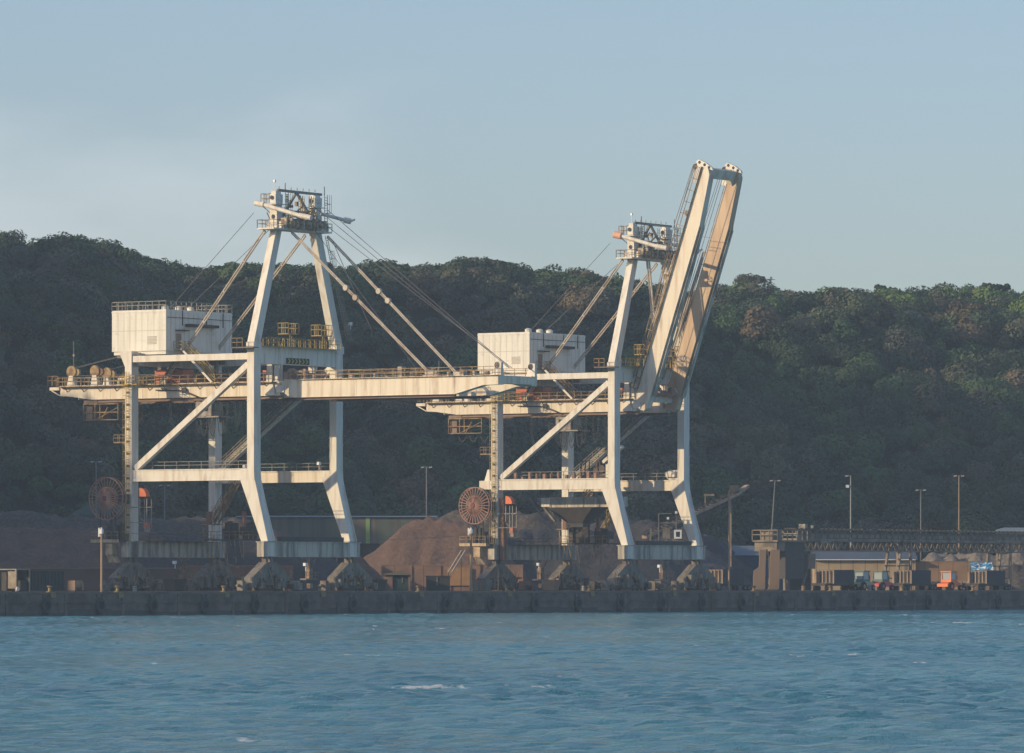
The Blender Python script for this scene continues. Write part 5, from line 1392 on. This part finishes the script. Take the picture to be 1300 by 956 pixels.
m = MB(); m.prism([(-3.4, zt - .7), (3.6, zt - .7), (3.6, zt), (-1.6, zt + .05), (-2.8, zt - .3)], 'y', 0, 5); m.build('roof', mat('pale blue roof', (.20, .27, .33), .5), pb_); m = MB(); m.box(-3, 3.4, .2, 4.8, 0, zt - .7); m.build('wall', TW, pb_)

# ------------------------------------------------------------------ trailers and tractors on the apron
TRD = mat('dark trailer skip', (.05, .052, .058), .85, second=(.07, .055, .05), amount=.7, scale=(.6, .6, .6))
TRR = mat('sunlit tan skip ribs', (.34, .25, .18), .85, second=(.2, .14, .1), amount=.8)  # pale tan paints the sunlit end against the shaded dark skip
def trailer_proto():
    t = thing('tipping_trailer', '', 'trailer', (0, 0, 0), RZ, 'dark tipping trailers parked on the quay')
    m = MB(); m.box(-1.5, 1.5, -3.2, 3.2, 1.15, 3.5); m.build('skip', TRD, t)
    for k in range(5):
        m = MB(); m.box(-1.5 + k * .7, -1.28 + k * .7, -3.36, -3.203, 1.2, 3.45); m.build('rib', TRR, t)
    m = MB(); m.box(-1.5, 1.5, -3.28, -3.204, 1.2, 1.35); m.box(-1.5, 1.5, -3.28, -3.204, 3.3, 3.45)
    m.box(-1.9, -1.5, -4.0, -3.3, 0.7, 3.2); m.build('end_frame', TRR, t)
    m = MB(); m.box(-1.3, 1.3, -5.8, 5.6, .85, 1.14); m.box(-1.5, 1.5, -5.9, -3.6, 1.15, 1.3); m.build('chassis', DARK, t)
    for c in (-5.0, -3.9, 3.9, 5.0):
        for s in (-1.15, 1.15):
            m = MB(); m.wheel((s, c, .5), .5, .35, 'x', 16); wh = m.build('wheel', BLACK, t)
            m = MB(); m.wheel((s + (.18 if s > 0 else -.18), c, .5), .22, .06, 'x', 10); m.build('rim', GRIME, wh)
    return t
TP = trailer_proto()
for i, (px, lb) in enumerate(((928, 'dark tipping trailer just right of the right crane beside the tall post'), (1062, 'dark tipping trailer between the transfer tower and the teal tractor'),
                (1160, 'dark tipping trailer between the gallery trestle and the orange tractor'), (1255, 'dark tipping trailer nearest the right edge of the quay'))):
    o = TP if i == 0 else copy_tree(TP)
    o.location = W(-9 if i else -10, vat(px, -9), 0); o['label'] = lb
def tractor(px, label, c_body, c_cab, s=1.0, u=-8.2):
    t = thing('yard_tractor', label, 'tractor', W(u, vat(px, u), 0), RZ, 'tractors on the quay')
    m = MB(); m.prism([(-2.3, .7), (2.4, .7), (2.4, 1.3), (1.0, 1.55), (-.3, 1.6), (-2.3, 1.2)], 'x', -1.05, 1.05); m.build('body', c_body, t)
    m = MB()
    for a in (-1.0, .9):
        for b in (-.95, .95): m.bar((b * .95, a, 1.55), (b * .9, a * .9, 3.2), .16)
    m.box(-1.05, 1.05, -1.15, 1.1, 3.2, 3.38); m.box(-1.0, 1.0, -1.05, .95, 1.5, 1.95)
    cabo = m.build('cab', c_cab, t)
    m = MB(); m.box(-.88, .88, -.9, .82, 1.96, 3.18); m.build('cab_window', mat('pale window glass', (.35, .40, .42), .2), cabo)
    for a, r in ((-1.4, .75), (1.6, .5)):
        for b in (-1.2, 1.2):
            m = MB(); m.wheel((b, a, r), r, .4, 'x', 18); wh = m.build('wheel', BLACK, t)
            m = MB(); m.wheel((b * 1.18, a, r), r * .45, .06, 'x', 12); m.build('rim', c_body, wh)
    m = MB(); m.tube((.6, 1.6, 1.4), (.6, 1.6, 2.6), .07, 6); m.build('exhaust', DARK, t)
    return t
tractor(1094, 'small tractor with a teal green cab and cream front', mat('cream paint dusty', (.45, .38, .24), .6), mat('teal green paint', (.06, .20, .18), .6))
tractor(1118, 'red and teal tractor in front of the gallery trestle', mat('red pink paint', (.55, .06, .08), .5), mat('green maroon cab', (.08, .16, .13), .6))
tractor(1205, 'bright orange tractor with a pale windscreen', mat('bright orange body', (.85, .20, .05), .5), mat('orange cab paint', (.70, .20, .08), .5))
v_ = vat(1245, -14); tp = thing('blue_tarpaulin', 'crumpled bright blue and white tarpaulin hung on a frame above the last trailer', 'tarpaulin', W(-14, v_, 0), R(-115))
TARP = mat('blue and white tarp', (.05, .26, .52), .5, second=(.62, .66, .68), amount=1, scale=(1.4, 1.4, 1.4), lo=.52, hi=.56)
m = MB(); nx, nz_ = 10, 7
yv = W(-14, v_, 0).y; za, zb_ = zat(724, yv), zat(714, yv)
rt = random.Random(4); vsx = []; fsx = []
for j in range(nz_):
    for i in range(nx): vsx.append((rt.uniform(-.3, .3), -2.1 + 4.2 * i / (nx - 1) + (nz_ - j) * .05, za + (zb_ - za) * j / (nz_ - 1) + rt.uniform(-.1, .1)))
n0 = len(vsx); vsx += [(x - .12, y, z) for x, y, z in vsx]
for j in range(nz_ - 1):
    for i in range(nx - 1):
        k = j * nx + i; fsx += [(k, k + 1, k + nx + 1, k + nx), (n0 + k, n0 + k + nx, n0 + k + nx + 1, n0 + k + 1)]
m.add(vsx, fsx); m.build('sheet', TARP, tp)
m = MB(); m.bar((-.3, -2, 0), (-.3, -2, zb_), .12); m.bar((-.3, 2, 0), (-.3, 2, zb_), .12); m.bar((-.3, -2, zb_), (-.3, 2, zb_), .1); m.build('frame', DARK, tp)

# low clutter along the apron: steel bins, drums and winch skids
r_c = random.Random(12)
CL = [mat('tan steel', (.30, .20, .13), .85), mat('pale grey steel', (.30, .30, .28), .8), DARK, GRIME, mat('brown skid steel', (.16, .09, .06), .85)]
CLN = [('steel_bin', 'bin'), ('winch_skid', 'skid'), ('oil_drum', 'drum')]
spots = [(96, 'behind the tan post at left'), (171, 'beside the left crane landside wheels'), (222, 'between the landside bogies of the left crane'), (238, 'left of the far landside bogie of the left crane'), (303, 'right of the left crane landside bogies'), (318, 'beside the near waterside bogie of the left crane'),
         (372, 'between the waterside bogies of the left crane'), (478, 'at the foot of the small brown heap'), (612, 'behind the brown post at the brick wall'), (668, 'between the landside bogies of the right crane'), (700, 'right of the short brown post'), (741, 'right of the far landside bogie of the right crane'),
         (758, 'in the gap left of the right crane waterside bogies'), (832, 'centred between the right crane waterside bogies'), (904, 'at the foot of the very tall post'), (1020, 'under the transfer tower'), (1104, 'between the teal and red tractors'), (1186, 'left of the orange tractor'), (1222, 'right of the orange tractor')]
for i, (px, where) in enumerate(spots):
    k = r_c.randrange(3); nm, ct_ = CLN[k]; mt_ = CL[i % 5]; u = r_c.choice((-6, -10, -13))
    t = thing(nm, '', ct_, W(u, vat(px, u), 0), RZ + r_c.uniform(-.3, .3), 'small gear standing on the quay')
    cn = mt_.name.split(' ')[0]
    if k == 0:
        m = MB(); m.hexa([(-.8, -1.1, .15), (.8, -1.1, .15), (.8, 1.1, .15), (-.8, 1.1, .15)], [(-1.0, -1.4, 1.7), (1.0, -1.4, 1.7), (1.0, 1.4, 1.7), (-1.0, 1.4, 1.7)]); m.build('bin_body', mt_, t)
        m = MB(); m.box(-.9, .9, -1.0, -.8, 0, .15); m.box(-.9, .9, .8, 1.0, 0, .15); m.build('skids', DARK, t); m = MB(); m.box(-1.05, 1.05, -1.45, 1.45, 1.7, 1.8); m.build('rim', mt_, t)
        t['label'] = cn + ' coloured flared steel bin ' + where
    elif k == 1:
        m = MB(); m.box(-.8, .8, -1.5, 1.5, 0, .25); m.build('base', DARK, t); m = MB(); m.tube((0, -.8, .9), (0, .6, .9), .5, 14); m.build('winch_barrel', mt_, t)
        m = MB(); m.box(-.6, .6, -1.1, -.85, .25, 1.6); m.build('cheek_plate', mt_, t); m = MB(); m.box(-.6, .6, .65, .9, .25, 1.6); m.build('cheek_plate', mt_, t); m = MB(); m.box(-.4, .4, .95, 1.5, .25, 1.3); m.build('motor', mt_, t)
        t['label'] = cn + ' coloured winch on a skid ' + where
    else:
        m = MB(); m.tube((0, 0, 0), (0, 0, .92), .3, 14); m.build('shell', mt_, t)
        m = MB()
        for z in (.3, .6, .9): m.ring((0, 0, z), .3, .04, 16, 'z', .04)
        m.build('hoops', DARK, t)
        t['label'] = cn + ' coloured oil drum ' + where
